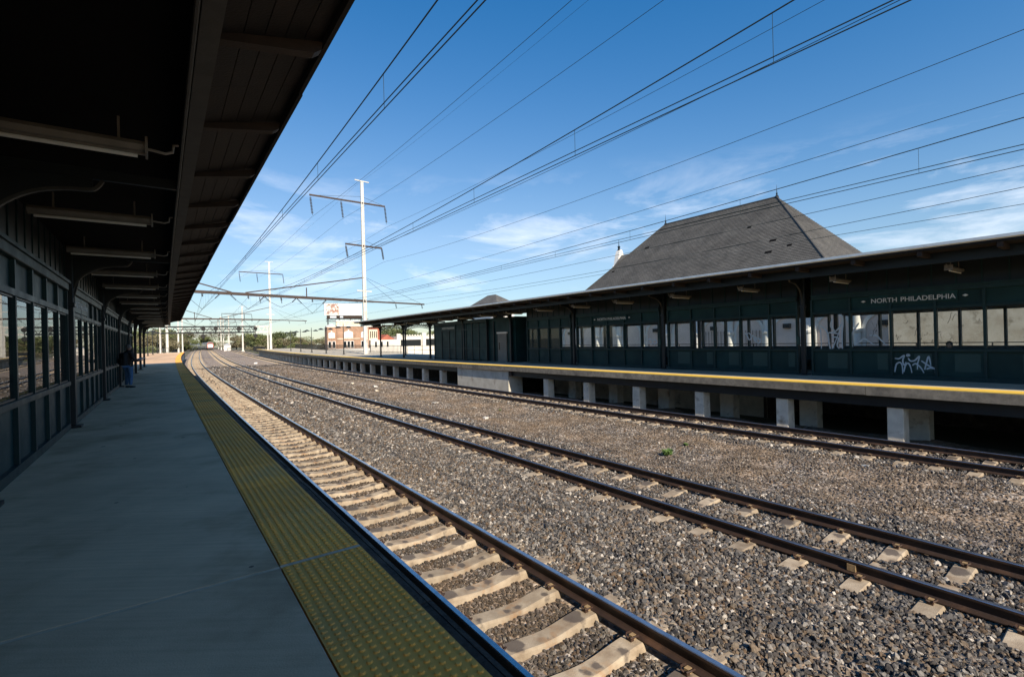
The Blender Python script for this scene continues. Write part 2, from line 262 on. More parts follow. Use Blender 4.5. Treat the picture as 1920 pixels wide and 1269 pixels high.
def leaf_mat(name, a, b_):
    m = bpy.data.materials.new(name); m.use_nodes = True; n, l = nodes_of(m); b = n['Principled BSDF']; b.inputs['Roughness'].default_value = .7
    g = n.new('ShaderNodeNewGeometry'); t = n.new('ShaderNodeTexNoise'); t.inputs['Scale'].default_value = .9; t.inputs['Detail'].default_value = 4; l.new(g.outputs['Position'], t.inputs['Vector'])
    x = n.new('ShaderNodeMix'); x.data_type = 'RGBA'; r = n.new('ShaderNodeMapRange'); r.inputs[1].default_value = .35; r.inputs[2].default_value = .65; l.new(t.outputs['Fac'], r.inputs[0]); l.new(r.outputs[0], x.inputs[0])
    x.inputs[6].default_value = (*a, 1); x.inputs[7].default_value = (*b_, 1); l.new(x.outputs[2], b.inputs['Base Color']); return m
m_leaf = [leaf_mat('spring_leaves', (.17, .19, .075), (.12, .145, .05)), leaf_mat('budding_leaves', (.20, .17, .10), (.15, .135, .07)), leaf_mat('dark_leaves', (.11, .135, .055), (.08, .105, .04))]
m_weed = leaf_mat('weed_leaves', (.10, .17, .03), (.06, .12, .025))

# ------------------------------------------------------------------ mesh helpers
class MB:
    def __init__(self, mp=None): self.v = []; self.f = []; self.mi = []; self.mp = mp or W; self.uv = None
    def add(self, pts, faces, mi=0):
        o = len(self.v); self.v += [self.mp(*p) for p in pts]; self.f += [tuple(o+i for i in f) for f in faces]; self.mi += [mi]*len(faces); return self
    def box(self, a0, a1, b0, b1, c0, c1, mi=0, step=6.):
        """a along s (or first axis), b across, c up; long boxes follow the curve"""
        n = max(1, int(abs(a1-a0)/step)) if self.mp is W else 1
        pts = []; fs = []
        for i in range(n+1):
            a = a0+(a1-a0)*i/n; pts += [(a, b0, c0), (a, b1, c0), (a, b1, c1), (a, b0, c1)]
        fs.append((0, 1, 2, 3)); k = 4*n; fs.append((k+3, k+2, k+1, k))
        for i in range(n):
            p = 4*i
            for j in range(4): q = (j+1) % 4; fs.append((p+j, p+4+j, p+4+q, p+q))
        return self.add(pts, fs, mi)
    def sweep(self, prof, ss, mi=0, mis=None, cap=True):
        """closed (d, z) outline swept along the stations ss"""
        k = len(prof); pts = [(s, d, z) for s in ss for d, z in prof]; fs = []; ms = []
        for i in range(len(ss)-1):
            for j in range(k):
                q = (j+1) % k; fs.append((i*k+j, (i+1)*k+j, (i+1)*k+q, i*k+q)); ms.append(mis[j] if mis else mi)
        if cap: fs += [tuple(range(k)), tuple((len(ss)-1)*k+j for j in reversed(range(k)))]; ms += [mi, mi]
        o = len(self.v); self.v += [self.mp(*p) for p in pts]; self.f += [tuple(o+i for i in f) for f in fs]; self.mi += ms; return self
    def tube(self, pts, r, n=6, mi=0, cap=True):
        P = [Vector(self.mp(*p)) for p in pts]; rs = r if isinstance(r, (list, tuple)) else [r]*len(P); o = len(self.v); up = Vector((0, 0, 1))
        for i, p in enumerate(P):
            t = (P[min(i+1, len(P)-1)]-P[max(i-1, 0)]).normalized(); a = t.cross(up if abs(t.z) < .95 else Vector((1, 0, 0))).normalized(); b = t.cross(a)
            for j in range(n): q = 2*math.pi*j/n; self.v.append(tuple(p+(a*math.cos(q)+b*math.sin(q))*rs[i]))
        for i in range(len(P)-1):
            for j in range(n): q = (j+1) % n; self.f.append((o+i*n+j, o+i*n+q, o+(i+1)*n+q, o+(i+1)*n+j)); self.mi.append(mi)
        if cap: self.f += [tuple(o+j for j in range(n)), tuple(o+(len(P)-1)*n+j for j in reversed(range(n)))]; self.mi += [mi, mi]
        return self
    def bar(self, p, q, w, h=None, mi=0):
        """square bar between two points"""
        P, Q = Vector(self.mp(*p)), Vector(self.mp(*q)); t = (Q-P).normalized(); a = t.cross(Vector((0, 0, 1)) if abs(t.z) < .95 else Vector((1, 0, 0))).normalized(); b = t.cross(a); h = h or w
        o = len(self.v)
        for X in (P, Q):
            for i, j in ((-1, -1), (1, -1), (1, 1), (-1, 1)): self.v.append(tuple(X+a*(i*w/2)+b*(j*h/2)))
        self.f += [tuple(o+k for k in f) for f in ((3, 2, 1, 0), (4, 5, 6, 7), (0, 1, 5, 4), (1, 2, 6, 5), (2, 3, 7, 6), (3, 0, 4, 7))]; self.mi += [mi]*6; return self
    def lathe(self, prof, c=(0, 0, 0), n=10, mi=0):
        """(r, z) rings around a vertical axis, world-aligned about mapped point c"""
        C = self.mp(*c); o = len(self.v); k = len(prof)
        for r, z in prof:
            for j in range(n): q = 2*math.pi*j/n; self.v.append((C[0]+r*math.cos(q), C[1]+r*math.sin(q), C[2]+z))
        for i in range(k-1):
            for j in range(n): q = (j+1) % n; self.f.append((o+i*n+j, o+i*n+q, o+(i+1)*n+q, o+(i+1)*n+j)); self.mi.append(mi)
        self.f += [tuple(o+j for j in reversed(range(n))), tuple(o+(k-1)*n+j for j in range(n))]; self.mi += [mi, mi]; return self
    def build(self, name, mat, parent=None, smooth=False, bevel=0):
        me = bpy.data.meshes.new(name); L = Vector(parent_loc(parent)) if (parent and self.mp is W) else Vector()
        me.from_pydata([tuple(Vector(v)-L) for v in self.v], [], self.f)
        for m in (mat if isinstance(mat, (list, tuple)) else [mat]): me.materials.append(m)
        me.polygons.foreach_set('material_index', self.mi)
        if smooth: me.polygons.foreach_set('use_smooth', [True]*len(self.f))
        me.update(); o = bpy.data.objects.new(name, me); COL.objects.link(o)
        if parent: o.parent = parent
        if bevel: b = o.modifiers.new('bevel', 'BEVEL'); b.width = bevel; b.segments = 1; b.limit_method = 'ANGLE'
        return o
def parent_loc(p):
    v = Vector()
    while p: v += p.location; p = p.parent
    return v
I3 = lambda x, y, z: (x, y, z)
def LB(): return MB(I3)                            # local mesh: x across (d), y along (s), z up
def tag(o, label=None, cat=None, group=None, kind=None):
    for k, v in (('label', label), ('category', cat), ('group', group), ('kind', kind)):
        if v: o[k] = v
    return o
def empty(name, s=0, d=0, z=0, label=None, cat=None, group=None, kind=None, rot=False):
    """an Empty at the thing's base; rot=True turns it to the line of the track for local children"""
    o = bpy.data.objects.new(name, None); COL.objects.link(o); o.empty_display_size = .2; o.location = W(s, d, z)
    if rot: o.rotation_euler.z = th(s)
    return tag(o, label, cat, group, kind)
def place(o, s, d, z, dz=0): o.location = W(s, d, z); o.rotation_euler.z = th(s)+dz; return o
def copy_tree(o, parent=None):
    c = o.copy(); COL.objects.link(c); c.parent = parent
    for ch in list(o.children): copy_tree(ch, c)
    return c
def inst(me, name, parent=None):
    o = bpy.data.objects.new(name, me); COL.objects.link(o); o.parent = parent; return o
ORD = ['nearest', 'second', 'third', 'fourth', 'fifth', 'sixth', 'seventh', 'eighth', 'ninth', 'tenth', 'eleventh', 'twelfth', 'thirteenth', 'fourteenth', 'fifteenth', 'sixteenth', 'seventeenth', 'eighteenth', 'nineteenth', 'twentieth']
def uvbox(o, ax=(0, 1, 2)):
    """planar uv in metres from the face direction"""
    me = o.data; uv = me.uv_layers.new(name='UVMap')
    for p in me.polygons:
        n = p.normal
        t = Vector((-n.y, n.x, 0)); t = t.normalized() if t.length > .05 else Vector((1, 0, 0)); b = n.cross(t)
        for li in p.loop_indices:
            c = me.vertices[me.loops[li].vertex_index].co; uv.data[li].uv = (c.dot(t), c.dot(b))
    return o
def text(body, width, mat, parent, origin, xdir, name='lettering', depth=.006):
    """upright lettering; origin = left end of the baseline (world), xdir = reading direction"""
    cu = bpy.data.curves.new(name, 'FONT'); cu.body = body; cu.size = 1; cu.extrude = depth/2; cu.space_word = 1.3; cu.offset = .008
    t = bpy.data.objects.new(name, cu); COL.objects.link(t); dg = bpy.context.evaluated_depsgraph_get(); me = bpy.data.meshes.new_from_object(t.evaluated_get(dg)); bpy.data.objects.remove(t)
    xs = [v.co.x for v in me.vertices]; k = width/(max(xs)-min(xs)); x0 = min(xs)
    X = Vector(xdir).normalized(); Z = X.cross(Vector((0, 0, 1))); O = Vector(origin)-Vector(parent_loc(parent))
    for v in me.vertices: v.co = O+X*((v.co.x-x0)*k)+Vector((0, 0, 1))*(v.co.y*k)+Z*v.co.z
    me.materials.clear(); me.materials.append(mat); o = bpy.data.objects.new(name, me); COL.objects.link(o); o.parent = parent; return o

# ================================================================== GROUND
g = LB(); N = 40; pts = []; fs = []
ex = [-3000, -1200, -500, -200, -90, -40, 0, 40, 90, 200, 500, 1200, 3000]
for y in ex:
    for x in ex: pts.append((x, y+150, -3.2))
k = len(ex)
for j in range(k-1):
    for i in range(k-1): fs.append((j*k+i, j*k+i+1, (j+1)*k+i+1, (j+1)*k+i))
g.add(pts, fs); tag(g.build('ground', m_dirt), kind='structure')

# ballast height across the tracks
def bz(s, d):
    xs = [-.2, .6, 1.25, 1.4, 2.85, 2.96, 3.5, 4.6, 5.6, 6.15, 6.25, 7.7, 7.8, 8.6, 9.6, 11.2, 12.6, 13.3, 13.7, 15.25, 15.6, 16.4, 18.5]
    zs = [-1.75, -1.67, -1.67, -1.70, -1.70, -1.66, -1.60, -1.53, -1.62, -1.665, -1.685, -1.685, -1.67, -1.60, -1.64, -1.67, -1.61, -1.66, -1.685, -1.685, -1.65, -1.72, -1.9]
    z = float(np.interp(d, xs, zs))
    a = min(1, max(0, min(abs(d-t) for t in (T1, T2, T3))-1.3)/.6)
    return z + a*(.05*math.sin(s*1.3+d*2.1)*math.sin(d*1.7-s*.6) + .045*math.sin(s*3.1-d*2.7)*math.sin(s*.77+d*1.3) + .015*math.sin(s*5.3+d*4.1))
sl = list(np.arange(-14, 30, .35))+list(np.arange(30, 90, 1.5))+list(np.arange(90, 520, 6)); dl = list(np.arange(-.2, 18.6, .2))
b = MB(); b.v = [W(s, d, bz(s, d)) for s in sl for d in dl]; nd = len(dl)
b.f = [(i*nd+j, i*nd+j+1, (i+1)*nd+j+1, (i+1)*nd+j) for i in range(len(sl)-1) for j in range(nd-1)]; b.mi = [0]*len(b.f)
tag(b.build('ballast_bed', m_sheet, smooth=True), kind='structure')
b = MB(); b.sweep([(-9, -3.2), (-8, -1.95), (24, -1.95), (30, -3.2)], list(np.arange(-40, 520, 10))); tag(b.build('embankment', m_dirt), kind='structure')

# loose stones: one point per stone, stones made inside the node tree
def stone_points(kind):
    P = []; SC = []; RO = []
    def zone(s0, s1, d0, d1, cell, size):
        S, D = np.meshgrid(np.arange(s0, s1, cell), np.arange(d0, d1, cell)); S = S.ravel()+rng.uniform(-.5, .5, S.size)*cell; D = D.ravel()+rng.uniform(-.5, .5, D.size)*cell
        for s, d in zip(S, D):
            if (1 if 8.75+.35*math.sin(s*.9) < d < 12.75+.3*math.sin(s*.7) else 2 if abs(d-T1) < .72 else 0) != kind: continue
            w = W(s, d, 0); v = (w[0], w[1], -1.6-EYE); z = v[1]
            if z < .6: continue
            x = 960+F*v[0]/z
            if x < 250 or x > 2010 or 634+F*3.3/z-(x-960)*.025 > 1330: continue
            on = False
            for t, tl in ((T1, 1.3), (T2, 1.3), (T3, 1.3)):
                if abs(abs(d-t)-.7525) < .085: on = True
                e = abs(d-t); p = PIT[t]
                if e < 1.3:
                    u = (s-PH[t]) % p; u = min(u, p-u)
                    hid = (t != T1 and e < .16+.14*math.sin(s*7)) or (e > .92 and t == T1 and d > t and rng.random() < .8)
                    if u < .145 and not hid: on = True
            if on: continue
            k = size*rng.uniform(.6, 1.35)*(1.45 if rng.random() < .04 else 1); q = 1.
            if 8.7 < d < 12.6: k *= .74
            if 1.35 < d < 2.95: k *= .8
            up = .055 if any(abs(d-t) < .22 for t in (T2, T3)) else (.03 if any(abs(d-t) < 1.5 for t in (T2, T3)) else 0)
            P.append(W(s, d, bz(s, d)+up*rng.uniform(.5, 1)+k*rng.uniform(-.25, .45))); SC.append((k*rng.uniform(.75, 1.3), k*rng.uniform(.65, 1.1), k*rng.uniform(.45, .85))); RO.append(rng.uniform(0, 6.28, 3))
    zone(-4, 7, 1.2, 9.5, .039, .029); zone(-4, 14, 9.5, 16.2, .055, .034); zone(7, 14, 1.2, 9.5, .05, .032); zone(14, 26, 1.2, 16.2, .078, .04); zone(26, 46, 1.4, 16.2, .13, .053); zone(46, 85, 1.4, 15.9, .22, .075)
    return P, SC, RO
PIT = {T1: .686, T2: .752, T3: .68}; PH = {T1: .2, T2: .57, T3: .12}
def stones(name, label, mat, P, SC, RO):
    me = bpy.data.meshes.new(name); me.from_pydata([tuple(p) for p in P], [], [])
    for nm, dat in (('scl', SC), ('rot', RO)):
        a = me.attributes.new(nm, 'FLOAT_VECTOR', 'POINT'); a.data.foreach_set('vector', np.asarray(dat, dtype=np.float32).ravel())
    ob = bpy.data.objects.new(name, me); COL.objects.link(ob); me.materials.append(mat); tag(ob, label, 'ballast', kind='stuff')
    ng = bpy.data.node_groups.new('loose_stones', 'GeometryNodeTree'); ng.interface.new_socket('Geometry', in_out='INPUT', socket_type='NodeSocketGeometry'); ng.interface.new_socket('Geometry', in_out='OUTPUT', socket_type='NodeSocketGeometry')
    n, l = ng.nodes, ng.links; gi = n.new('NodeGroupInput'); go = n.new('NodeGroupOutput'); jo = n.new('GeometryNodeGeometryToInstance')
    for v in range(6):
        ic = n.new('GeometryNodeMeshIcoSphere'); ic.inputs['Radius'].default_value = 1; ic.inputs['Subdivisions'].default_value = 1 if v % 2 else 2
        po = n.new('GeometryNodeInputPosition'); vm = n.new('ShaderNodeVectorMath'); vm.inputs[1].default_value = (v*7.3, v*3.1, v*1.7); l.new(po.outputs[0], vm.inputs[0])
        nt = n.new('ShaderNodeTexNoise'); nt.inputs['Scale'].default_value = 1.1; nt.inputs['Detail'].default_value = 1; l.new(vm.outputs[0], nt.inputs['Vector'])
        v2 = n.new('ShaderNodeVectorMath'); v2.operation = 'SUBTRACT'; v2.inputs[1].default_value = (.5, .5, .5); l.new(nt.outputs['Color'], v2.inputs[0])
        v3 = n.new('ShaderNodeVectorMath'); v3.operation = 'SCALE'; v3.inputs['Scale'].default_value = 1.9; l.new(v2.outputs[0], v3.inputs[0])
        sp = n.new('GeometryNodeSetPosition'); l.new(ic.outputs['Mesh'], sp.inputs['Geometry']); l.new(v3.outputs[0], sp.inputs['Offset'])
        sh = n.new('GeometryNodeSetShadeSmooth'); sh.inputs['Shade Smooth'].default_value = False; l.new(sp.outputs[0], sh.inputs[0])
        sm = n.new('GeometryNodeSetMaterial'); sm.inputs['Material'].default_value = mat; l.new(sh.outputs[0], sm.inputs[0]); l.new(sm.outputs[0], jo.inputs[0])
    ip = n.new('GeometryNodeInstanceOnPoints'); ip.inputs['Pick Instance'].default_value = True; l.new(gi.outputs[0], ip.inputs['Points']); l.new(jo.outputs[0], ip.inputs['Instance'])
    rv = n.new('FunctionNodeRandomValue'); rv.data_type = 'INT'; rv.inputs[4].default_value = 0; rv.inputs[5].default_value = 5; l.new(rv.outputs[2], ip.inputs['Instance Index'])
    for nm, sk in (('rot', 'Rotation'), ('scl', 'Scale')):
        na = n.new('GeometryNodeInputNamedAttribute'); na.data_type = 'FLOAT_VECTOR'; na.inputs['Name'].default_value = nm; l.new(na.outputs[0], ip.inputs[sk])
    l.new(ip.outputs[0], go.inputs[0]); ob.modifiers.new('stones', 'NODES').node_group = ng
stones('ballast', 'grey crushed stone ballast around the three tracks', m_stone, *stone_points(0))
stones('gravel', 'fine brown gravel in the empty strip between the middle and farthest tracks', m_gravel, *stone_points(1))
stones('oiled_ballast', 'oil-darkened small stones between the rails of the nearest track', m_oily, *stone_points(2))

# ================================================================== TRACKS
RP = [(-.075, 0), (.075, 0), (.075, .012), (.022, .03), (.010, .045), (.010, .125), (.036, .138), (.036, .166), (.028, .173), (-.028, .173), (-.036, .166), (-.036, .138), (-.010, .125), (-.010, .045), (-.022, .03), (-.075, .012)]
RM = [0, 0, 0, 0, 0, 0, 0, 1, 1, 1, 0, 0, 0, 0, 0, 0]
def tie_mesh():
    m = LB(); xs = list(np.linspace(-1.3, 1.3, 27)); pts = []; fs = []
    for x in xs:
        a = abs(x); h = -.05*(.5+.5*math.cos(math.pi*min(a/.62, 1))) - .012*max(0, (a-1.0)/.3)
        pts += [(x, -.145, -.2), (x, -.122, h-.03), (x, -.113, h-.008), (x, -.103, h), (x, .103, h), (x, .113, h-.008), (x, .122, h-.03), (x, .145, -.2)]
    for i in range(len(xs)-1):
        for j in range(7): fs.append((i*8+j, i*8+j+1, (i+1)*8+j+1, (i+1)*8+j))
    k = 8*(len(xs)-1); fs += [tuple(range(7, -1, -1)), tuple(k+j for j in range(8))]; m.add(pts, fs); o = m.build('tie', m_tie); me = o.data; bpy.data.objects.remove(o); return me
ME_TIE = tie_mesh()
def clip_mesh(simple=False):
    m = LB()
    for s in ((-1, 1) if not simple else (-1, 1)):
        m.bar((.065, s*.0, 0), (.065, 0, .05), .05, .06, mi=1) if s < 0 else None
    m.tube([(.03, -.05, .045), (.10, -.055, .05), (.135, -.03, .045), (.12, 0, .03), (.13, .035, .045), (.09, .055, .055), (.03, .05, .045)], .0115, 5)
    m.bar((.10, -.03, .0), (.10, .03, .0), .05, .045)
    o = m.build('rail_clip', [m_clip, m_ins]); me = o.data; bpy.data.objects.remove(o); return me
ME_CLIP = clip_mesh()
TIE_Z = RAIL-.173-.004
def track(dc, label, pitch, phase, s0, s1, clip_to):
    t = empty('railway_track', 0, dc, RAIL-.18, label, 'railway track', 'the three tracks between the platforms')
    st = list(np.arange(-14, 60, 1.))+list(np.arange(60, 520, 4.))
    for sg in (-1, 1):
        MB().sweep([(dc+sg*.7525+x, RAIL-.173+z) for x, z in RP], st, mis=RM).build('rail', [m_rail, m_railtop], t)
    k0 = math.ceil((s0-phase)/pitch); far = MB(); cnt = 0
    for k in range(k0, int((s1-phase)/pitch)):
        s = phase+k*pitch
        if cnt < 290:
            cnt += 1; o = inst(ME_TIE, 'tie', t); o.location = Vector(W(s, dc, TIE_Z))-Vector(t.location); o.rotation_euler.z = th(s)+random.uniform(-.012, .012); o.location.z += random.uniform(-.006, .004)
            if s < clip_to:
                for x in (-.7525, .7525):
                    for q in (-1, 1):
                        c = inst(ME_CLIP, 'rail_clip', o); c.location = (x+q*.045, 0, .004); c.rotation_euler.z = 0 if q > 0 else math.pi
        else: far.box(s-.13, s+.13, dc-1.3, dc+1.3, TIE_Z-.2, TIE_Z-.01)
    if far.v: o = far.build('far_ties', m_tie, t); o['kind'] = 'stuff'
    return t
tr1 = track(T1, 'railway track with fully bared pale ties, running beside the near yellow platform edge', .686, .2, -2, 300, 18)
tr2 = track(T2, 'middle railway track with ties half buried in ballast, the one the train comes on', .752, .57, -3, 300, 14)
tr3 = track(T3, 'railway track farthest from the camera, alongside the far platform piers', .68, .12, -3, 300, 10)
MB().box(.63, .73, T2-.7525-.04, T2-.7525-.012, RAIL-.14, RAIL-.05).build('rail_joint', m_ins, tr2)

# ================================================================== NEAR PLATFORM
NP = empty('platform', 0, 0, 0, kind='structure')
J = [-10.04]+[2.06+6.05*k for k in range(-1, 22)]
for i in range(len(J)-1):
    MB().box(J[i]+.018, J[i+1]-.021, -9.5, -.615, -.28, 0, step=3).build('slab', m_slab, NP, bevel=.004)
    MB().box(J[i+1]-.019, J[i+1]+.016, -9.5, -.004, -.2, -.0015, step=1).build('joint_sealant', m_seal, NP)
# tactile panel with real domes
m = LB(); m.add([(-.606, .003, 0), (-.002, .003, 0), (-.002, 1.207, 0), (-.606, 1.207, 0), (-.606, .003, -.03), (-.002, .003, -.03), (-.002, 1.207, -.03), (-.606, 1.207, -.03)], [(0, 1, 2, 3), (4, 7, 6, 5), (0, 4, 5, 1), (1, 5, 6, 2), (2, 6, 7, 3), (3, 7, 4, 0)])
for i in range(10):
    for j in range(20):
        x, y = -.575+i*.0605, .032+j*.0603; p = []
        for r, z in ((.020, 0), (.0135, .008)):
            for k in range(8): p.append((x+r*math.cos(k*.7854), y+r*math.sin(k*.7854), z))
        m.add(p, [(k, (k+1) % 8, 8+(k+1) % 8, 8+k) for k in range(8)]+[tuple(range(8, 16))])
o = m.build('tactile_panel', m_yel); ME_TAC = o.data; bpy.data.objects.remove(o)
for k in range(-4, 108):
    s = (2.082 if k >= 0 else 2.036)+1.21*k; o = inst(ME_TAC, 'tactile_panel', NP); place(o, s, 0, .004); o.location -= NP.location
MB().box(2.042, 2.08, -.612, -.003, -.1, .0035).build('joint_sealant', m_seal, NP)
s = -6.
while s < 131:
    L = random.uniform(2.6, 3.6); z = random.uniform(-.012, .0)
    MB().sweep([(.0, -.24), (.0, z-.012), (.052, z-.004), (.056, z-.016), (.062, z-.006), (.094, z-.01), (.1, z-.02), (.1, -.24)], list(np.arange(s, s+L-.005, .5))+[s+L-.006]).build('edge_timber', m_timber, NP); s += L
b = MB(); b.box(-10, 131, -.25, -.12, -1.75, -.24); b.build('retaining_wall', m_conc, NP)
b = MB(); b.box(131.6, 131.9, -9.4, .1, -1.5, .02); b.build('end_kerb', m_white, NP)

# ================================================================== SHELTER WALL BUILDER
def smooth_line(p, k=5):
    o = []
    for i in range(len(p)-1):
        a, b_, c, d_ = (np.array(p[max(i-1, 0)]), np.array(p[i]), np.array(p[i+1]), np.array(p[min(i+2, len(p)-1)]))
        for j in range(k): t = j/k; o.append(.5*((2*b_)+(-a+c)*t+(2*a-5*b_+4*c-d_)*t*t+(-a+3*b_-3*c+d_)*t**3))
    return o+[np.array(p[-1])]
def wall(root, df, out, edges, sill=.99, head=2.42, gl=m_glass, glazed=True, top=3.12, full=3.92, patch=False, depth=.13, sign=None, front=.036):
    """glazed wall between two columns: edges = panel joints along s, front face at df, out = +1/-1 the way it faces"""
    def bx(s0, s1, o0, o1, z0, z1, name, mat, parent=root, bev=0):
        a, c = sorted((df+out*o0, df+out*o1)); return MB().box(s0, s1, a, c, z0, z1).build(name, mat, parent, bevel=bev)
    e0, e1 = edges[0], edges[-1]
    bx(e0, e1, -.05, .03, 0, .13, 'kick_plate', m_green); bx(e0, e1, -depth-.02, .045, sill-.06, sill+.03, 'sill', m_green, bev=.006)
    bx(e0, e1, -depth, .03, head, head+.09, 'head_rail', m_green); bx(e0, e1, -.08, .05, top-.16, top, 'cornice', m_green, bev=.01); bx(e0, e1, -.1, .085, top-.02, top+.035, 'cornice_cap', m_green)
    bx(e0, e1, -.1, -.03, top+.035, full, 'frieze', m_iron)
    for i in range(len(edges)-1):
        a, c = edges[i], edges[i+1]; w = .035
        bx(a+w, c-w, -.1, -.035, .13, sill-.06, 'lower_panel', m_green2)
        bx(a+w, c-w, -.1, -.035, head+.09, top-.16, 'upper_panel', m_green2)
        if glazed:
            p = bx(a+w, c-w, -depth+.02, -depth+.026, sill+.03, head, 'window_pane', gl)
            bx(a+w, c-w, -depth+.005, -depth+.045, sill+.031, sill+.058, 'glazing_bead', m_iron); bx(a+w, c-w, -depth+.005, -depth+.045, head-.028, head-.001, 'glazing_bead', m_iron)
        else: bx(a+w, c-w, -.1, -.035, sill+.03, head, 'wall_panel', m_green2)
    for e in edges: bx(e-.036, e+.036, -depth-.045, front, .002, top-.159, 'mullion', m_green)
    for k in range(len(edges)*2-1):
        e = e0+(e1-e0)*k/(len(edges)*2-2); bx(e-.02, e+.02, -.031, -.01, top+.04, full, 'frieze_batten', m_green)
    if patch:
        for i in range(0, len(edges)-1): 
            a = edges[i]+.12; bx(a, a+.25+.5*((i*37) % 10)/10, -.035, -.0325, .3, .86, 'paint_patch', m_greenp)
def column(root, d, s, arm, zt=3.7, both=False):
    """cast column with base, capital and curved brackets; arm = signed reach of the bracket across d"""
    c = MB(); c.box(s-.075, s+.075, d-.075, d+.075, .05, zt+.2); c.box(s-.1, s+.1, d-.1, d+.1, 2.62, 2.72); o = c.build('column', m_iron, root, bevel=.012)
    MB().box(s-.17, s+.17, d-.17, d+.17, .002, .045).build('base_plate', m_iron, o); o2 = root
    def brk(a):
        m = MB(); P = smooth_line([(.06, 2.72), (.08, 3.0), (.2, 3.27), (.46, 3.47), (.73, 3.55), (.97, 3.57), (1.04, 3.61), (1.09, 3.69)], 4)
        P = [(s, d+a*p[0], p[1]) for p in P]
        for p, q in zip(P[:-1], P[1:]): m.bar(p, q, .06, .035)
        m.build('bracket', m_steel, root); MB().box(s-.03, s+.03, min(d, d+a*1.85), max(d, d+a*1.85), zt, zt+.12).build('cross_arm', m_iron, root)
        g = MB(); g.add([(s-.012, d+a*.07, 2.75), (s-.012, d+a*.2, 3.3), (s-.012, d+a*.5, 3.5), (s-.012, d+a*1.0, 3.6), (s-.012, d+a*1.0, zt), (s-.012, d+a*.07, zt), (s+.012, d+a*.07, 2.75), (s+.012, d+a*.2, 3.3), (s+.012, d+a*.5, 3.5), (s+.012, d+a*1.0, 3.6), (s+.012, d+a*1.0, zt), (s+.012, d+a*.07, zt)], [tuple(range(6)), tuple(range(11, 5, -1))]+[(i, (i+1) % 6, 6+(i+1) % 6, 6+i) for i in range(6)]); g.build('bracket_web', m_iron, root)
    brk(arm/abs(arm))
    if both: brk(-arm/abs(arm))

# ================================================================== NEAR SHELTER AND CANOPY
NS = empty('platform_shelter', 12, -3, 0, 'dark green glazed waiting shelter along the shaded platform where the person stands', 'shelter')
ncol = [5.55+6.65*k for k in range(-1, 8)]
for k in range(0, 6):
    c = ncol[k]; ed = [c+.22, c+.8, c+1.92, c+3.04, c+4.16, c+5.28, c+6.42]
    if k == 5: ed = [c+.22, c+.8, c+1.92, c+3.04, c+4.16]
    wall(NS, -2.95, 1, ed, head=2.45, depth=.045, front=.02)
MB().box(-1.2, 36.4, -6.2, -6.05, 0, 3.9).build('back_wall', m_green2, NS); MB().box(-1.25, -1.1, -6.05, -3.0, 0, 3.9).build('end_wall', m_green2, NS); MB().box(36.5, 36.6, -6.05, -3.0, 0, 3.9).build('end_wall', m_green2, NS)
MB().box(1.5, 34, -5.9, -5.45, .40, .45).build('bench', m_plank, NS)
e = ncol[2]+.83; nsign = MB().box(e, e+2.4, -2.99, -2.935, 2.57, 2.94).build('sign_board', m_greenp, NS)
text('NORTH PHILADELPHIA', 2.1, m_lite, NS, W(e+.15, -2.932, 2.68), Vector(W(e+1, 0, 0))-Vector(W(e, 0, 0)))
NC = empty('platform_canopy', 12, -3, 0, 'long wooden canopy overhead at left, shading the whole near platform', 'canopy')
CE = 55.2
for c in ncol: column(NC, -2.93, c, 1)
for c in ncol[-2:]+[ncol[-3]]: column(NC, -6.1, c, -1)
MB().box(-9, CE-.3, -1.075, -.955, 3.72, 3.98, step=3).build('edge_beam', m_steel, NC)
MB().tube([(s, -1.1, 3.71) for s in np.arange(-8, CE-1, 2.)], .016, 6).build('conduit', m_steel, NC)
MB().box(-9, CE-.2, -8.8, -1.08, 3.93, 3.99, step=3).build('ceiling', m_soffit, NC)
s = -9.; row = 0
while s < CE-.05:
    s1 = min(s+6.1, CE)
    for i in range(6):
        d0 = -1.05+i*.152; z = 4.02+.045*i
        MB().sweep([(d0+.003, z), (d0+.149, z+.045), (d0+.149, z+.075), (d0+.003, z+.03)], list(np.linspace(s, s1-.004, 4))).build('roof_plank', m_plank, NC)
    MB().box(s, s1-.004, -.136, -.10, 4.20+(.018 if row % 2 else 0), 4.42, step=2).build('fascia', m_roofdark, NC); s += 6.1; row += 1
for k in range(-5, 30):
    s = 2.3+1.82*k
    if s > CE-.3: break
    MB().add([(s-.05, -1.08, 3.98), (s+.05, -1.08, 3.98), (s+.05, -.22, 4.13), (s-.05, -.22, 4.13), (s-.05, -1.08, 4.03), (s+.05, -1.08, 4.03), (s+.05, -.15, 4.245), (s-.05, -.15, 4.245), (s-.05, -.16, 4.175), (s+.05, -.16, 4.175)],
             [(0, 1, 2, 3), (3, 2, 9, 8), (8, 9, 6, 7), (7, 6, 5, 4), (0, 4, 5, 1), (0, 3, 8, 7, 4), (1, 5, 6, 9, 2)]).build('rafter', m_rafter, NC)
MB().sweep([(-8.8, 4.28), (-4.5, 4.05), (-1.0, 4.10), (-.11, 4.36), (-.11, 4.44), (-1.0, 4.30), (-4.5, 4.2), (-8.8, 4.4)], list(np.arange(-9, CE-2, 3.))+[CE]).build('roof', m_roofdark, NC)
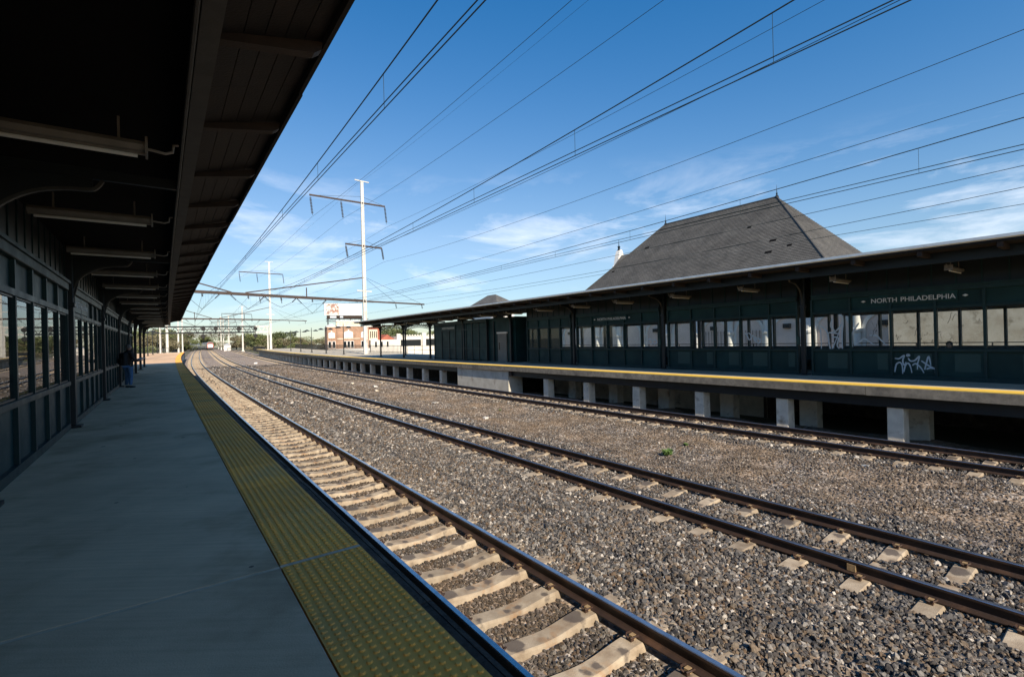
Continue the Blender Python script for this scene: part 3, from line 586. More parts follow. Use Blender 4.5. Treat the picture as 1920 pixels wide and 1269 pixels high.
# fluorescent fixtures hanging under the canopies
def fixture_mesh():
    m = LB(); m.sweep([(0, 0)], [0]) if False else None
    pr = [(-.085, .06), (-.06, .012), (-.02, .004), (-.02, -.012), (.02, -.012), (.02, .004), (.06, .012), (.085, .06), (.06, .10), (-.06, .10)]
    pts = [(x, y, z) for x in (-1.36, 0) for y, z in pr]; k = len(pr)
    m.add(pts, [(j, (j+1) % k, k+(j+1) % k, k+j) for j in range(k)]+[tuple(range(k-1, -1, -1)), tuple(range(k, 2*k))])
    o = m.build('housing', m_fix); a = o.data; bpy.data.objects.remove(o)
    m = LB(); m.tube([(-1.3, 0, -.028), (-.06, 0, -.028)], .019, 8); o = m.build('tube', m_trimw); b_ = o.data; bpy.data.objects.remove(o)
    m = LB(); m.bar((0, 0, .06), (.02, 0, .06), .2, .16); m.tube([(.02, 0, .05), (.16, 0, .035), (.22, 0, .06), (.23, 0, .13), (.27, 0, .14)], .014, 6); m.bar((-.2, 0, .1), (-.2, 0, .32), .02); m.bar((-1.1, 0, .1), (-1.1, 0, .32), .02)
    o = m.build('conduit_arm', m_fix); c = o.data; bpy.data.objects.remove(o); return a, b_, c
FX = fixture_mesh()
def fixture(s, d, z, flip, label, group):
    o = empty('fluorescent_light', s, d, z, label, 'light fixture', group, rot=True)
    if flip: o.rotation_euler.z += math.pi
    for nm, me in zip(('housing', 'tube', 'conduit_arm'), FX): inst(me, nm, o)
for k in range(16):
    s = 3.92+3.325*k
    if s < CE-.6: fixture(s, -1.40, 3.58, False, f'unlit fluorescent fixture under the near canopy, {ORD[k]} from the camera', 'lights under the near canopy')

# ================================================================== FAR PLATFORM
FP = empty('far_platform', 0, FE, 0, kind='structure')
for k in range(-2, 24):
    MB().box(k*6.1+.005, (k+1)*6.1-.005, FE+.78, 25.5, -.27, 0, step=3).build('slab', m_slabfar, FP)
    MB().box(k*6.1+.004, (k+1)*6.1-.004, FE+.05, FE+.777, -.2, .006, step=3).build('tactile_strip', m_yelfar, FP)
s = -9.
while s < 144:
    L = random.uniform(3.6, 5.2); z = random.uniform(-.01, .01)
    MB().box(s, min(s+L, 144)-.012, FE-.03, FE+.046, -.275+z, -.012, step=2).build('edge_timber', m_timberfar, FP); s += L
for d0, d1, z0, z1 in ((FE+.25, FE+.85, -.62, -.28), (18.2, 18.6, -.62, -.28), (21, 21.4, -.62, -.28)): MB().box(-10, 144, d0, d1, z0, z1).build('girder', m_iron, FP)
for k in range(-2, 44):
    s = 3.03+3.25*k
    if 21.5 < s < 29.8: continue
    w = .21 if s < 30 else .19
    h = random.uniform(-.02, .03)
    MB().add([(s-w, FE+.3, -2), (s+w, FE+.3, -2), (s+w, FE+.78, -2), (s-w, FE+.78, -2), (s-w*.96, FE+.3, -.62), (s+w*.96, FE+.3, -.62), (s+w*.96, FE+.76, -.62), (s-w*.96, FE+.76, -.62)], [(0, 1, 5, 4), (1, 2, 6, 5), (2, 3, 7, 6), (3, 0, 4, 7), (4, 5, 6, 7), (3, 2, 1, 0)]).build('pier', m_conc, FP, bevel=.02)
    if s < 26: MB().box(s-w-.1, s+w+.1, 18.2, 18.7, -2.2, -.62).build('pier', m_conc, FP, bevel=.02)
ab = MB().box(22.7, 29.2, FE+.12, FE+1.2, -2, -.28).build('abutment', m_white, FP)
MB().box(22.45, 22.7, FE+.15, FE+.6, -.62, -.28).build('bearing_block', m_pbrown, FP)
MB().box(8.5, 22.5, 19.6, 20.0, -2.4, -.3).build('retaining_wall', m_conc, FP); MB().box(29.2, 144, FE+3.2, FE+3.4, -2.2, -.28).build('retaining_wall', m_timber, FP)
MB().box(-12, 8.6, 22.4, 22.6, -2.6, -.28).build('retaining_wall', m_timber, FP); MB().box(8.35, 8.65, 19.6, 22.6, -2.6, -.29).build('retaining_wall', m_timber, FP); MB().box(22.4, 30, 20.1, 20.4, -2.6, -.29).build('retaining_wall', m_timber, FP)

FS = empty('glazed_shelter', 12, 19, 0, 'long dark green glazed shelter on the far platform with spray-painted windows', 'shelter')
fcol = [.15, 6.71, 13.27, 19.83, 26.5, 33.3, 39.76, 46.15, 52.96]
bays = [[-6.2, -4.9, -3.65, -2.4, -1.15, -.1], [.36, 1.52, 2.69, 3.88, 5.1, 6.38], [6.93, 8.02, 9.26, 10.48, 11.69, 12.98], [13.5, 14.64, 15.83, 17.06, 18.27, 19.55], [20.1, 21.09, 22.22, 23.33, 24.5]]
for i, ed in enumerate(bays):
    wall(FS, 18.97, -1, ed, head=2.32, gl=m_glassfar, top=3.03, patch=i in (1, 2), depth=.1)
    wall(FS, 22.0, 1, ed, head=2.32, gl=m_glassfar, top=3.03, depth=.1)
for s in (24.53,): 
    MB().box(s, s+.06, 19.0, 21.9, .0, 3.9).build('end_wall', m_green2, FS)
MB().box(-6, 24, 21.2, 21.65, .41, .46).build('bench', m_plank, FS)
for a, w_, z in ((4.42, 2.24, 2.62), (17.75, 2.1, 2.60)):
    x = Vector(W(a-1, 0, 0))-Vector(W(a, 0, 0)); text('NORTH PHILADELPHIA', w_, m_lite, FS, W(a, 18.925, z+.0), x)
    for q in (a+.24, a-w_-.24):
        MB().add([(q-.075, 18.93, z+.075), (q, 18.93, z+.115), (q+.075, 18.93, z+.075), (q, 18.93, z+.035), (q-.075, 18.936, z+.075), (q, 18.936, z+.115), (q+.075, 18.936, z+.075), (q, 18.936, z+.035)], [(3, 2, 1, 0), (4, 5, 6, 7), (0, 1, 5, 4), (1, 2, 6, 5), (2, 3, 7, 6), (3, 0, 4, 7)]).build('diamond', m_lite, FS)
    MB().box(a-w_-.05, a+.05, 18.94, 19.0, z-.06, z+.25).build('sign_board', m_green2, FS)
G1 = [[(6.18, 2.13), (6.16, 1.88), (6.09, 1.65), (6.08, 0.99)], [(6.13, 1.91), (5.92, 1.74), (5.84, 1.52), (5.8, 1.15), (5.73, 0.99), (5.56, 1.39), (5.44, 1.73)], [(5.69, 2.14), (5.74, 1.86), (5.61, 1.69)], [(5.35, 2.25), (5.38, 1.94), (5.58, 1.67), (5.81, 1.62), (5.82, 1.52)], [(5.81, 1.63), (5.5, 1.58)], [(5.72, 1.46), (5.5, 1.42), (5.54, 1.15), (5.46, 0.99)], [(5.34, 2.25), (5.34, 1.94), (5.37, 1.57), (5.37, 0.99)], [(4.83, 1.95), (4.99, 1.69), (5.06, 1.48), (5.05, 1.1)], [(5.02, 1.21), (4.84, 1.26), (4.68, 1.38), (4.51, 1.26), (4.39, 1.17)], [(4.51, 1.5), (4.31, 1.48), (4.19, 1.34), (4.02, 1.14)],
      [(9.05, 1.69), (8.96, 1.56), (8.89, 1.4), (8.8, 1.46), (8.82, 1.62), (8.92, 1.68), (8.98, 1.57)], [(8.8, 1.43), (8.72, 1.58), (8.65, 1.39), (8.59, 1.52), (8.54, 1.33)], [(8.65, 1.36), (8.48, 1.25), (8.4, 1.35), (8.47, 1.45), (8.59, 1.39), (8.65, 1.36)], [(14.26, 1.47), (14.06, 1.5), (13.93, 1.35), (14.07, 1.23), (14.26, 1.43)], [(13.97, 1.42), (13.78, 1.46), (13.69, 1.33), (13.86, 1.25), (13.97, 1.42)]]
G2 = [[(3.8, 0.7), (3.68, 0.69), (3.54, 0.8), (3.58, 0.63), (3.55, 0.47), (3.49, 0.58)], [(3.48, 0.81), (3.44, 0.78), (3.39, 0.81), (3.44, 0.84), (3.48, 0.81)], [(3.43, 0.71), (3.37, 0.62), (3.25, 0.64), (3.13, 0.78), (3.18, 0.53), (3.19, 0.34)], [(3.81, 0.23), (3.76, 0.49), (3.66, 0.56), (3.6, 0.46), (3.59, 0.18)], [(3.56, 0.24), (3.51, 0.47), (3.43, 0.54), (3.37, 0.41), (3.34, 0.22)], [(3.32, 0.47), (3.23, 0.53), (3.1, 0.4), (3.02, 0.23)], [(3.08, 0.63), (2.93, 0.5), (2.76, 0.39), (2.73, 0.36), (2.73, 0.25)], [(3.0, 0.34), (2.9, 0.76), (2.86, 0.65), (2.84, 0.49)], [(2.95, 0.36), (2.85, 0.4), (2.76, 0.37)]]
def graffiti(strokes, d, wid, name):
    m = MB(); q = 0
    for st in strokes:
        L = smooth_line(st); pts = []; q += 1
        for i, p in enumerate(L):
            t = L[min(i+1, len(L)-1)]-L[max(i-1, 0)]; t = t/max(np.hypot(*t), 1e-6); nn = np.array([-t[1], t[0]])*wid*(.6+.5*math.sin(math.pi*min(.95, .15+i/len(L))))
            pts += [(p[0]+nn[0], d-q*.0003, p[1]+nn[1]), (p[0]-nn[0], d-q*.0003, p[1]-nn[1])]
        m.add(pts, [(2*i, 2*i+1, 2*i+3, 2*i+2) for i in range(len(L)-1)])
    return m.build(name, m_graf, FS)
graffiti([s for s in G1], 18.97+.018, .026, 'window_graffiti'); graffiti(G2, 18.97+.031, .022, 'panel_graffiti')

m = MB(); q = np.random.default_rng(5)                # dark marker scribbles on the panes
for i in range(26):
    a = q.uniform(.6, 4.9); z = q.uniform(1.25, 2.1); st = [(a, z)]
    for k in range(6): st.append((st[-1][0]-q.uniform(.0, .05), st[-1][1]+q.uniform(-.11, .11)))
    L = smooth_line(st, 3); pts = []
    for p in L: pts += [(p[0]+.005, 18.985-i*.0002, p[1]+.004), (p[0]-.005, 18.985-i*.0002, p[1]-.004)]
    m.add(pts, [(2*k, 2*k+1, 2*k+3, 2*k+2) for k in range(len(L)-1)])
o = m.build('marker_scribbles', m_black, FS); o['kind'] = 'stuff'

# green room with the grey door on the far platform
SR = empty('station_room', 32, 19, 0, 'dark green windowless platform room with a grey door, left of the glazed shelter', 'hut')
def rbox(*a, name='wall_panel', mat=m_green2, bev=0): return MB().box(*a).build(name, mat, SR, bevel=bev)
rbox(26.15, 38.8, 19.15, 21.9, .0, 3.3, name='core')
ed = [29.75, 30.9, 31.95, 32.95, 33.65, 34.8, 35.9, 37.3, 38.8]
for a, c in zip(ed[:-1], ed[1:]):
    rbox(a+.03, c-.03, 19.0, 19.14, .1, .97); rbox(a+.03, c-.03, 19.0, 19.14, 1.03, 2.5); rbox(a+.03, c-.03, 19.0, 19.14, 2.56, 3.0)
for a in ed: rbox(a-.03, a+.03, 18.95, 19.14, .0, 3.05, name='batten', mat=m_iron)
for z in (.97, 2.5): rbox(29.7, 38.85, 18.93, 19.0, z, z+.06, name='rail', mat=m_green)
rbox(29.7, 38.85, 18.9, 19.14, 3.05, 3.3, name='cornice', mat=m_green)
rbox(27.2, 28.35, 19.07, 19.145, .02, 2.1, name='door', mat=m_door); rbox(27.1, 28.45, 19.04, 19.145, 2.1, 2.22, name='door_light', mat=m_paper); rbox(28.1, 28.2, 19.05, 19.07, .9, 1.45, name='door_window', mat=m_dark)
for a in (26.6, 28.9): rbox(a-.03, a+.03, 19.06, 19.14, .0, 3.05, name='batten', mat=m_iron)
rbox(34.7, 37.25, 18.925, 18.955, 2.6, 2.9, name='sign_board', mat=m_greenp)
text('NORTH PHILADELPHIA', 2.25, m_lite, SR, W(37.1, 18.922, 2.68), Vector(W(36, 0, 0))-Vector(W(37, 0, 0)))

FC = empty('far_canopy', 20, 19, 0, 'long dark canopy with a pale metal roof edge over the far platform', 'canopy')
FCE = 53.3; CD = 16.05
for c in [-6.4]+fcol: column(FC, 18.99, c, -1); column(FC, 22.05, c, 1)
for k in range(-3, 25):
    a, c = k*2.4-2, (k+1)*2.4-2.01
    if a > FCE: break
    c = min(c, FCE)
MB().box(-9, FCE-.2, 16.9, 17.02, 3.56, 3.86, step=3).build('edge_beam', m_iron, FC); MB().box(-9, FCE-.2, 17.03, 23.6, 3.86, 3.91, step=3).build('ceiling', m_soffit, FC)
MB().sweep([(CD, 3.90), (17.4, 3.92), (23.9, 3.92), (24.3, 3.9), (24.3, 4.02), (20.5, 4.1), (CD, 4.0)], list(np.arange(-9, FCE-1, 3.))+[FCE]).build('roof', m_roofdark, FC)
MB().sweep([(CD-.05, 3.96), (CD-.005, 3.93), (CD-.005, 4.02), (CD+.3, 4.035), (CD+.3, 4.05), (CD-.05, 4.035)], list(np.arange(-9, FCE-1, 3.))+[FCE+.05]).build('roof_edge', m_gutter, FC)
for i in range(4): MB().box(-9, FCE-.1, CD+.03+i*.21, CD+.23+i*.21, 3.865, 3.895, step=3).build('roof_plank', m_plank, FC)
for k in range(-4, 40):
    s = .7+1.64*k
    if s > FCE-.3: break
    MB().box(s-.06, s+.06, CD+.06, 16.9, 3.73, 3.86).build('rafter', m_rafter, FC)
for j in range(6, 8):                                # lattice girders between the open columns
    a, c = fcol[j], fcol[j+1]
    for d in (18.99, 22.05):
        m = MB(); n_ = 16
        for i in range(n_):
            u0, u1 = i/n_, (i+1)/n_; s0, s1 = a+(c-a)*u0, a+(c-a)*u1; z = lambda u: 2.95+.3*(1-(2*u-1)**2)
            m.bar((s0, d, z(u0)), (s1, d, z(u1)), .05); m.bar((s0, d, 3.5), (s1, d, 3.5), .05)
            m.bar((s0, d, z(u0)), (s1, d, 3.5), .03); m.bar((s0, d, 3.5), (s1, d, z(u1)), .03)
        m.build('lattice_girder', m_iron, FC)
m = MB()
for i in range(5): m.bar((24.7+i*.35, 22, 3.0), (25.05+i*.35, 22, 3.5), .03); m.bar((24.7+i*.35, 22, 3.5), (25.05+i*.35, 22, 3.0), .03)
m.build('lattice_girder', m_iron, FC)
fl = [-1.2, 2.0, 5.05, 8.35, 11.6, 15.0, 18.2, 21.5, 24.8, 28.1, 31.5, 34.8, 38.0, 41.4, 44.7, 48.0, 51.0]
for k, s in enumerate(fl): fixture(s, 17.45, 3.40, True, f'fluorescent fixture under the far canopy, {ORD[k]} counting from the right' if k else 'fluorescent fixture under the far canopy, rightmost of the row', 'lights under the far canopy')
for c in fcol[6:]:
    for d in (18.99, 22.05):
        for sg in (-1, 1): MB().add([(c+sg*.07, d-.02, 2.6), (c+sg*.14, d-.02, 3.0), (c+sg*.45, d-.02, 3.35), (c+sg*.9, d-.02, 3.56), (c+sg*.07, d-.02, 3.56), (c+sg*.07, d+.02, 2.6), (c+sg*.14, d+.02, 3.0), (c+sg*.45, d+.02, 3.35), (c+sg*.9, d+.02, 3.56), (c+sg*.07, d+.02, 3.56)], [tuple(range(5)), tuple(range(9, 4, -1))]+[(i, (i+1) % 5, 5+(i+1) % 5, 5+i) for i in range(5)]).build('bracket', m_iron, FC)
# speaker boxes on two columns
for i, c in enumerate((1, 2)): tag(MB().box(fcol[c]+.09, fcol[c]+.22, 18.85, 18.93, 1.2, 1.5).build('call_box', m_greenp), f'small green call box on the far canopy column {"right of" if i == 0 else "left of"} the spray-painted windows' if i == 0 else 'small green call box on the far canopy column between the two sign bays', 'call box', 'call boxes on far columns')

# rail fence at the back of the far platform
FF = empty('rail_fence', 10, 25.2, 0, 'thin dark pipe fence behind the far shelter, in front of the pink station', 'fence')
for k in range(-3, 27): MB().tube([(k*2.4, 25.2, 0), (k*2.4, 25.2, 1.1)], .025, 6).build('post', m_fence, FF)
for z in (.55, 1.08): MB().tube([(s, 25.2, z) for s in np.arange(-7.2, 62.5, 4.8)], .022, 6).build('rail', m_fence, FF)

# ================================================================== STATION BUILDING
ST = empty('station_building', 25, 42, -3, 'pink arcaded station with a tall slate hip roof behind the far shelter', 'building')
SD = 38.6
b = MB(); b.box(8.2, 48.2, SD+.25, 56, -3.2, 4.6); b.build('wall', m_pink, ST)
for k in range(-3, 11):
    a0 = 14.84+3.2*k
    if a0 < 8 or a0 > 47: continue
    c = MB(); c.lathe([(.34, -3), (.34, .2), (.27, .3), (.25, 1.5), (.33, 1.62), (.36, 1.8), (.25, 1.85), (.25, 4.5)], (a0, SD-.02, 0), 14); c.build('engaged_column', m_trimw, ST, smooth=False)
    if a0+3.2 > 48: continue
    ac, r = a0+1.6, 1.12; m = MB(); n_ = 14; pts = []
    for i in range(n_+1):
        q = math.pi*i/n_
        for rr, dd in ((r, SD+.26), (r, SD+.10), (r+.24, SD+.10), (r+.24, SD+.26)): pts.append((ac+rr*math.cos(q), dd, 1.75+rr*math.sin(q)))
    m.add(pts, [(4*i+j, 4*i+4+j, 4*i+4+(j+1) % 4, 4*i+(j+1) % 4) for i in range(n_) for j in range(4)]); 
    m.box(ac-r-.24, ac-r, SD+.1, SD+.26, -3, 1.75); m.box(ac+r, ac+r+.24, SD+.1, SD+.26, -3, 1.75); m.build('arch_surround', m_trimw, ST)
    m = MB(); pts = [(ac, SD+.23, 1.75)]+[(ac+r*math.cos(math.pi*i/n_), SD+.23, 1.75+r*math.sin(math.pi*i/n_)) for i in range(n_+1)]
    m.add(pts, [(0, i+2, i+1) for i in range(n_)]); m.build('arch_infill', m_pink, ST)
    if k % 2 == 0: MB().box(ac-.2, ac+.35, SD+.0, SD+.24, 2.0, 2.35).build('air_conditioner', m_fence, ST)
    if k in (1, 2): 
        gr = MB(); 
        for q in range(7): gr.tube([(ac-.9+q*.3, SD+.18, -.5), (ac-.9+q*.3, SD+.18, 1.9)], .02, 5)
        gr.build('iron_grille', m_fence, ST)
MB().box(8.1, 48.3, SD-.35, SD+.2, 3.6, 4.5).build('entablature', m_trimw, ST)
RD, RZ, R0, R1, KR = 47., 14.7, 21.05, 34.0, 1.1
def roof_face(name, a, b_, c, d_, n_):
    """stepped slate courses from eave a-b up to ridge c-d"""
    m = MB(); A, B, C, D = (np.array(p, float) for p in (a, b_, c, d_)); nrm = np.cross(np.array(W(*B))-np.array(W(*A)), np.array(W(*D))-np.array(W(*A))); nrm /= np.linalg.norm(nrm); nrm *= np.sign(nrm[2]); uv = []
    v = []; f = []
    for i in range(n_):
        t0, t1 = i/n_, (i+1)/n_; P = [A+(D-A)*t0, B+(C-B)*t0, B+(C-B)*t1, A+(D-A)*t1]; Wp = [np.array(W(*p)) for p in P]; o = len(v)
        v += [Wp[0]+nrm*.045, Wp[1]+nrm*.045, Wp[2]+nrm*.008, Wp[3]+nrm*.008, Wp[0]-nrm*.02, Wp[1]-nrm*.02]; f += [(o, o+1, o+2, o+3), (o+4, o+5, o+1, o)]
    m.v = [tuple(x) for x in v]; m.f = f; m.mi = [0]*len(f); o = m.build(name, m_slate, ST)
    X = np.array(W(*B))-np.array(W(*A)); X /= np.linalg.norm(X); U = np.array(W(*D))-np.array(W(*A)); U -= X*np.dot(U, X); U /= np.linalg.norm(U); me = o.data; ul = me.uv_layers.new(name='UVMap'); L0 = np.array(o.parent.location)
    for lp in me.loops: c_ = np.array(me.vertices[lp.vertex_index].co)+L0-np.array(W(*A)); ul.data[lp.index].uv = (np.dot(c_, X), np.dot(c_, U))
    return o
t = 9.4; ez = RZ-KR*t; c0, c1, c2, c3 = (R0-t, RD-t, ez), (R1+t, RD-t, ez), (R1+t, RD+t, ez), (R0-t, RD+t, ez); r0, r1 = (R0, RD, RZ), (R1, RD, RZ)
roof_face('roof_slope', c0, c1, r1, r0, 68); roof_face('roof_slope', c3, c0, r0, r0, 68); roof_face('roof_slope', c2, c3, r0, r1, 68); roof_face('roof_slope', c1, c2, r1, r1, 68)
MB().box(R0-t+.3, R1+t-.3, RD-t+.3, RD+t-.3, ez-.5, ez+.05).build('roof_base', m_trimw, ST)
for a, c in ((c0, r0), (c1, r1), (r0, r1)): MB().tube([a, c], .11, 6).build('ridge_cap', m_steel, ST)
for p in (r0, r1):
    m = MB(); m.lathe([(.2, -.1), (.14, .12), (.05, .24), (.09, .34), (.035, .45), (.02, .8), (.006, 1.2)], p, 8); m.build('finial', m_iron, ST)
for i, (a, d) in enumerate(((34.68, 44.35), (22.39, 44.3), (19.29, 42.5), (17.57, 41.8), (19.21, 41.45), (37.92, 42.1), (27.0, 40.2))):   # gaps where slates have slipped
    w = .2 if i % 2 else .3; z = RZ-KR*(RD-d)
    MB().add([(a-w, d-.1, z-.11+.06), (a+w, d-.1, z-.11+.06), (a+w, d+.08, z+.088+.06), (a-w, d+.08, z+.088+.06), (a-w, d-.1, z-.15), (a+w, d-.1, z-.15)], [(0, 1, 2, 3), (4, 5, 1, 0)]).build('missing_slate', m_soffit, ST)
# cross gable with its white curved parapet
m = MB(); m.add([(35.4, RD-2.2, 9.9), (35.4, RD+2.2, 9.9), (35.4, RD, 12.15), (41.0, RD-2.2, 9.9), (41.0, RD+2.2, 9.9), (41.0, RD, 12.15)], [(0, 3, 5, 2), (1, 2, 5, 4), (0, 2, 1), (3, 4, 5), (0, 1, 4, 3)]); o = m.build('cross_gable', m_slate, ST); uvbox(o)
m = MB(); pr = [(-3.0, 9.0), (-3.0, 10.7), (-2.2, 10.9), (-1.5, 11.9), (-.7, 12.7), (0, 12.9), (.7, 12.7), (1.5, 11.9), (2.2, 10.9), (3.0, 10.7), (3.0, 9.0)]
m.sweep([(RD+x*.34, z) for x, z in pr], [41.0, 41.7]); m.build('gable_parapet', m_trimw, ST)
m = MB(); m.lathe([(.2, 0), (.12, .2), (.2, .4), (.05, .55), (.015, 1.3)], (41.4, RD, 12.9), 8); m.build('finial', m_iron, ST)
TW = empty('tan_annex', 0, 36, -3, 'pale tan wall glimpsed through the shelter windows at far right', 'building')
MB().box(-10, 8.4, 34, 39, -3.2, 3.4).build('wall', m_tan, TW); MB().box(-10.2, 8.6, 33.8, 39.2, 3.4, 3.7).build('coping', m_trimw, TW)
PV = empty('pavilion', 74, 48, -3, 'small building with a slate hip roof peeping over the far canopy at centre', 'building')
MB().box(70, 79.8, 46.6, 50, -3.2, 7.75).build('wall', m_trimw, PV)
m = MB(); m.add([(69.4, 46.0, 7.8), (80.4, 46.0, 7.8), (80.4, 50.6, 7.8), (69.4, 50.6, 7.8), (73.4, 48.2, 9.9), (76.2, 48.2, 9.9)], [(0, 1, 5, 4), (1, 2, 5), (2, 3, 4, 5), (3, 0, 4), (3, 2, 1, 0)]); uvbox(m.build('roof', m_slate, PV))
MB().box(69.7, 80.1, 46.3, 50.3, 7.3, 7.78).build('cornice', m_trimw, PV)

# ================================================================== OVERHEAD LINE
def lattice(m, p, q, h, n_, w=.09):
    """flat truss between two points"""
    for i in range(n_):
        a, c = i/n_, (i+1)/n_; L = lambda u: tuple(p[k]+(q[k]-p[k])*u for k in range(3)); A, C = L(a), L(c)
        m.bar(A, (C[0], C[1], C[2]+h) if i % 2 == 0 else C, w*.6); 
        if i % 2: m.bar((A[0], A[1], A[2]+h), C, w*.6)
    m.bar(p, q, w*1.6); m.bar((p[0], p[1], p[2]+h), (q[0], q[1], q[2]+h), w*1.6)
def insulator(m, p, q, r=.13, n_=8):
    P, Q = np.array(p, float), np.array(q, float); m.tube([tuple(P), tuple(Q)], .025, 5)
    for i in range(n_):
        u = .12+.76*i/max(n_-1, 1); c = P+(Q-P)*u; e = (Q-P)/np.linalg.norm(Q-P)*.035; m.tube([tuple(c-e), tuple(c+e)], r, 7)
def portal(s, dl_, dr, zb, ztop, label, rises=True, arm=9.1, hi=True, drop=0., base=-1.9):
    o = empty('catenary_portal', s, dr, base, label, 'catenary portal', 'catenary portals along the line')
    for d, top in ((dr, ztop), (dl_, ztop*.98)):
        w = .3; p = MB()
        for q in (-1, 1): p.add([(s-.2, d+q*.22-.05, base), (s+.2, d+q*.22-.05, base), (s+.2, d+q*.22+.05, base), (s-.2, d+q*.22+.05, base), (s-.13, d+q*.15-.04, top), (s+.13, d+q*.15-.04, top), (s+.13, d+q*.15+.04, top), (s-.13, d+q*.15+.04, top)], [(0, 1, 5, 4), (1, 2, 6, 5), (2, 3, 7, 6), (3, 0, 4, 7), (4, 5, 6, 7), (3, 2, 1, 0)])
        p.add([(s-.03, d-.2, base), (s+.03, d-.2, base), (s+.03, d+.2, base), (s-.03, d+.2, base), (s-.03, d-.14, top), (s+.03, d-.14, top), (s+.03, d+.14, top), (s-.03, d+.14, top)], [(0, 1, 5, 4), (1, 2, 6, 5), (2, 3, 7, 6), (3, 0, 4, 7)])
        p.build('pole', m_pole, o); MB().box(s-.5, s+.5, d-.5, d+.5, base-.6, base+.25).build('footing', m_conc, o)
    zL = zb+drop
    Zb = lambda d: zb+drop*(dr-d)/(dr-dl_)
    MB().bar((s, dl_-.3, Zb(dl_)), (s, dr, Zb(dr)), .3, .34).build('crossbeam', m_pbrown, o)
    MB().bar((s, dr, Zb(dr)-.05), (s, dr+arm, Zb(dr)-.3), .2, .2).build('bracket_arm', m_pbrown, o)
    k = MB(); mid = dl_+(dr-dl_)*.48; k.bar((s, dr, zb+3.3), (s, mid, Zb(mid)+.2), .12, .14); k.bar((s, dl_, Zb(dl_)+3.3), (s, mid-1.5, Zb(mid)+.2), .12, .14); k.build('knee_brace', m_pbrown, o)
    k = MB(); q = dr-(dr-dl_)*.27; k.bar((s, q, Zb(q)), (s, q, zb+3.3-(3.1)*.56), .1); q = dl_+(dr-dl_)*.25; k.bar((s, q, Zb(q)), (s, q, Zb(q)+1.6), .1); k.build('brace_post', m_pbrown, o)
    k = MB(); k.tube([(s, dr, zb+3.4), (s, dr+arm*.95, zb-.25)], .02, 4); k.tube([(s, dr, zb+3.3), (s, dr+arm*.5, zb-.15)], .02, 4); k.build('guy_rod', m_wire, o)
    MB().bar((s, dr-1.05, zb+1.45), (s, dr+1.05, zb+1.35), .14).build('signal_arm', m_pole, o)
    if hi:
        for zz, a, c in ((ztop-3.1, -7.05, 3.3), (ztop-9.2, -2.5, 2.7)):
            MB().bar((s, dr+a, zz+.15), (s, dr+c, zz-.05), .16, .2).build('crossarm', m_pbrown, o)
            k = MB(); k.tube([(s, dr, zz+.9), (s, dr+a*.95, zz+.15)], .02, 4); k.tube([(s, dr, zz+.9), (s, dr+c*.95, zz)], .02, 4); k.build('guy_rod', m_wire, o)
            for x in ((a+.1, -2.95, c-.05) if a < -5 else (a+.05, c-.05)):
                k = MB(); L = 2.55 if a < -5 else 1.75; insulator(k, (s, dr+x, zz), (s, dr+x+.25, zz-L), .14, 11); k.build('insulator', m_insul, o)
        MB().bar((s, dr-1, ztop+.05), (s, dr+1, ztop-.05), .12).build('top_arm', m_pole, o)
    for d, zc in ((T1, 6.05), (T2, 6.15), (10.7, 6.4), (T3, 5.7)):
        k = MB(); zz = Zb(d)
        insulator(k, (s, d-1.9, zz-.1), (s, d-1.3, zz-.75), .1, 5); k.tube([(s, d-1.3, zz-.75), (s, d, zc)], .02, 4); insulator(k, (s, d+1.9, zz-.1), (s, d+1.3, zz-.75), .1, 5); k.tube([(s, d+1.3, zz-.75), (s, d, zc)], .02, 4); insulator(k, (s, d, zz-.1), (s, d+.05, zz-.55), .1, 4)
        k.build('wire_hanger_set', m_insul, o)
    for x in (.5, .95):
        k = MB(); insulator(k, (s, dr+arm*x, zb-.35), (s, dr+arm*x+.15, zb-.95), .11, 4); k.build('insulator', m_insul, o)
    return o
portal(66, -7, 21.5, 7.5, 24.4, 'tall pale catenary portal whose pole stands in front of the billboard', drop=.9)
portal(140, -3.5, 18.8, 7.75, 23.0, 'second pale catenary portal, its pole just left of the far platform lamps', drop=.3, arm=9, base=-1.6)
portal(216, -3.6, 17.3, 7.0, 16.0, 'third catenary portal, its pole rising out of the distant trees', arm=5, base=-1.7)
for i, (s, dr) in enumerate(((268, 14.5), (300, 12), (345, 17), (385, 20))): portal(s, -4-i, dr, 6.6, 15+i*1.2, f'distant catenary portal above the train, {ORD[i]} of those beyond the tree-side pole', arm=3, hi=i % 2 == 0, base=-2.4)

def wirepath(d, z, s0, s1, n_=40): return [(s, d(s) if callable(d) else d, z(s)) for s in np.linspace(s0, s1, n_)]
SP = [(-12, 66), (66, 140), (140, 216), (216, 268)]
def mess(zlow, k): return lambda s: next((zlow+k*((s-(a+c)/2)**2) for a, c in SP if a <= s <= c+.01), zlow)
def catenary(d, zc, zlow, k, label):
    o = empty('catenary_line', 10, d, zc, label, 'overhead wire', 'overhead wires above the tracks'); f = mess(zlow, k)
    s = list(np.linspace(-12, 268, 260)); MB().tube([(x, d, f(x)) for x in s], .013, 5).build('messenger_wire', m_wire, o)
    for nm, z in (('contact_wire', zc), ('auxiliary_wire', zc+.11)): MB().tube([(x, d, z) for x in s], .0105, 5).build(nm, m_wire, o)
    for x in np.arange(-7.6, 130, 4.75): MB().tube([(x, d, zc), (x, d, f(x))], .005, 4).build('dropper', m_wire, o)
catenary(T1, 6.02, 6.22, .00108, 'overhead contact line above the nearest track, leftmost wires in the sky')
catenary(T2, 6.12, 6.34, .00098, 'overhead contact line above the middle track, crossing the open sky')
catenary(T3, 5.66, 5.86, .00070, 'overhead contact line above the farthest track, passing in front of the slate roof')
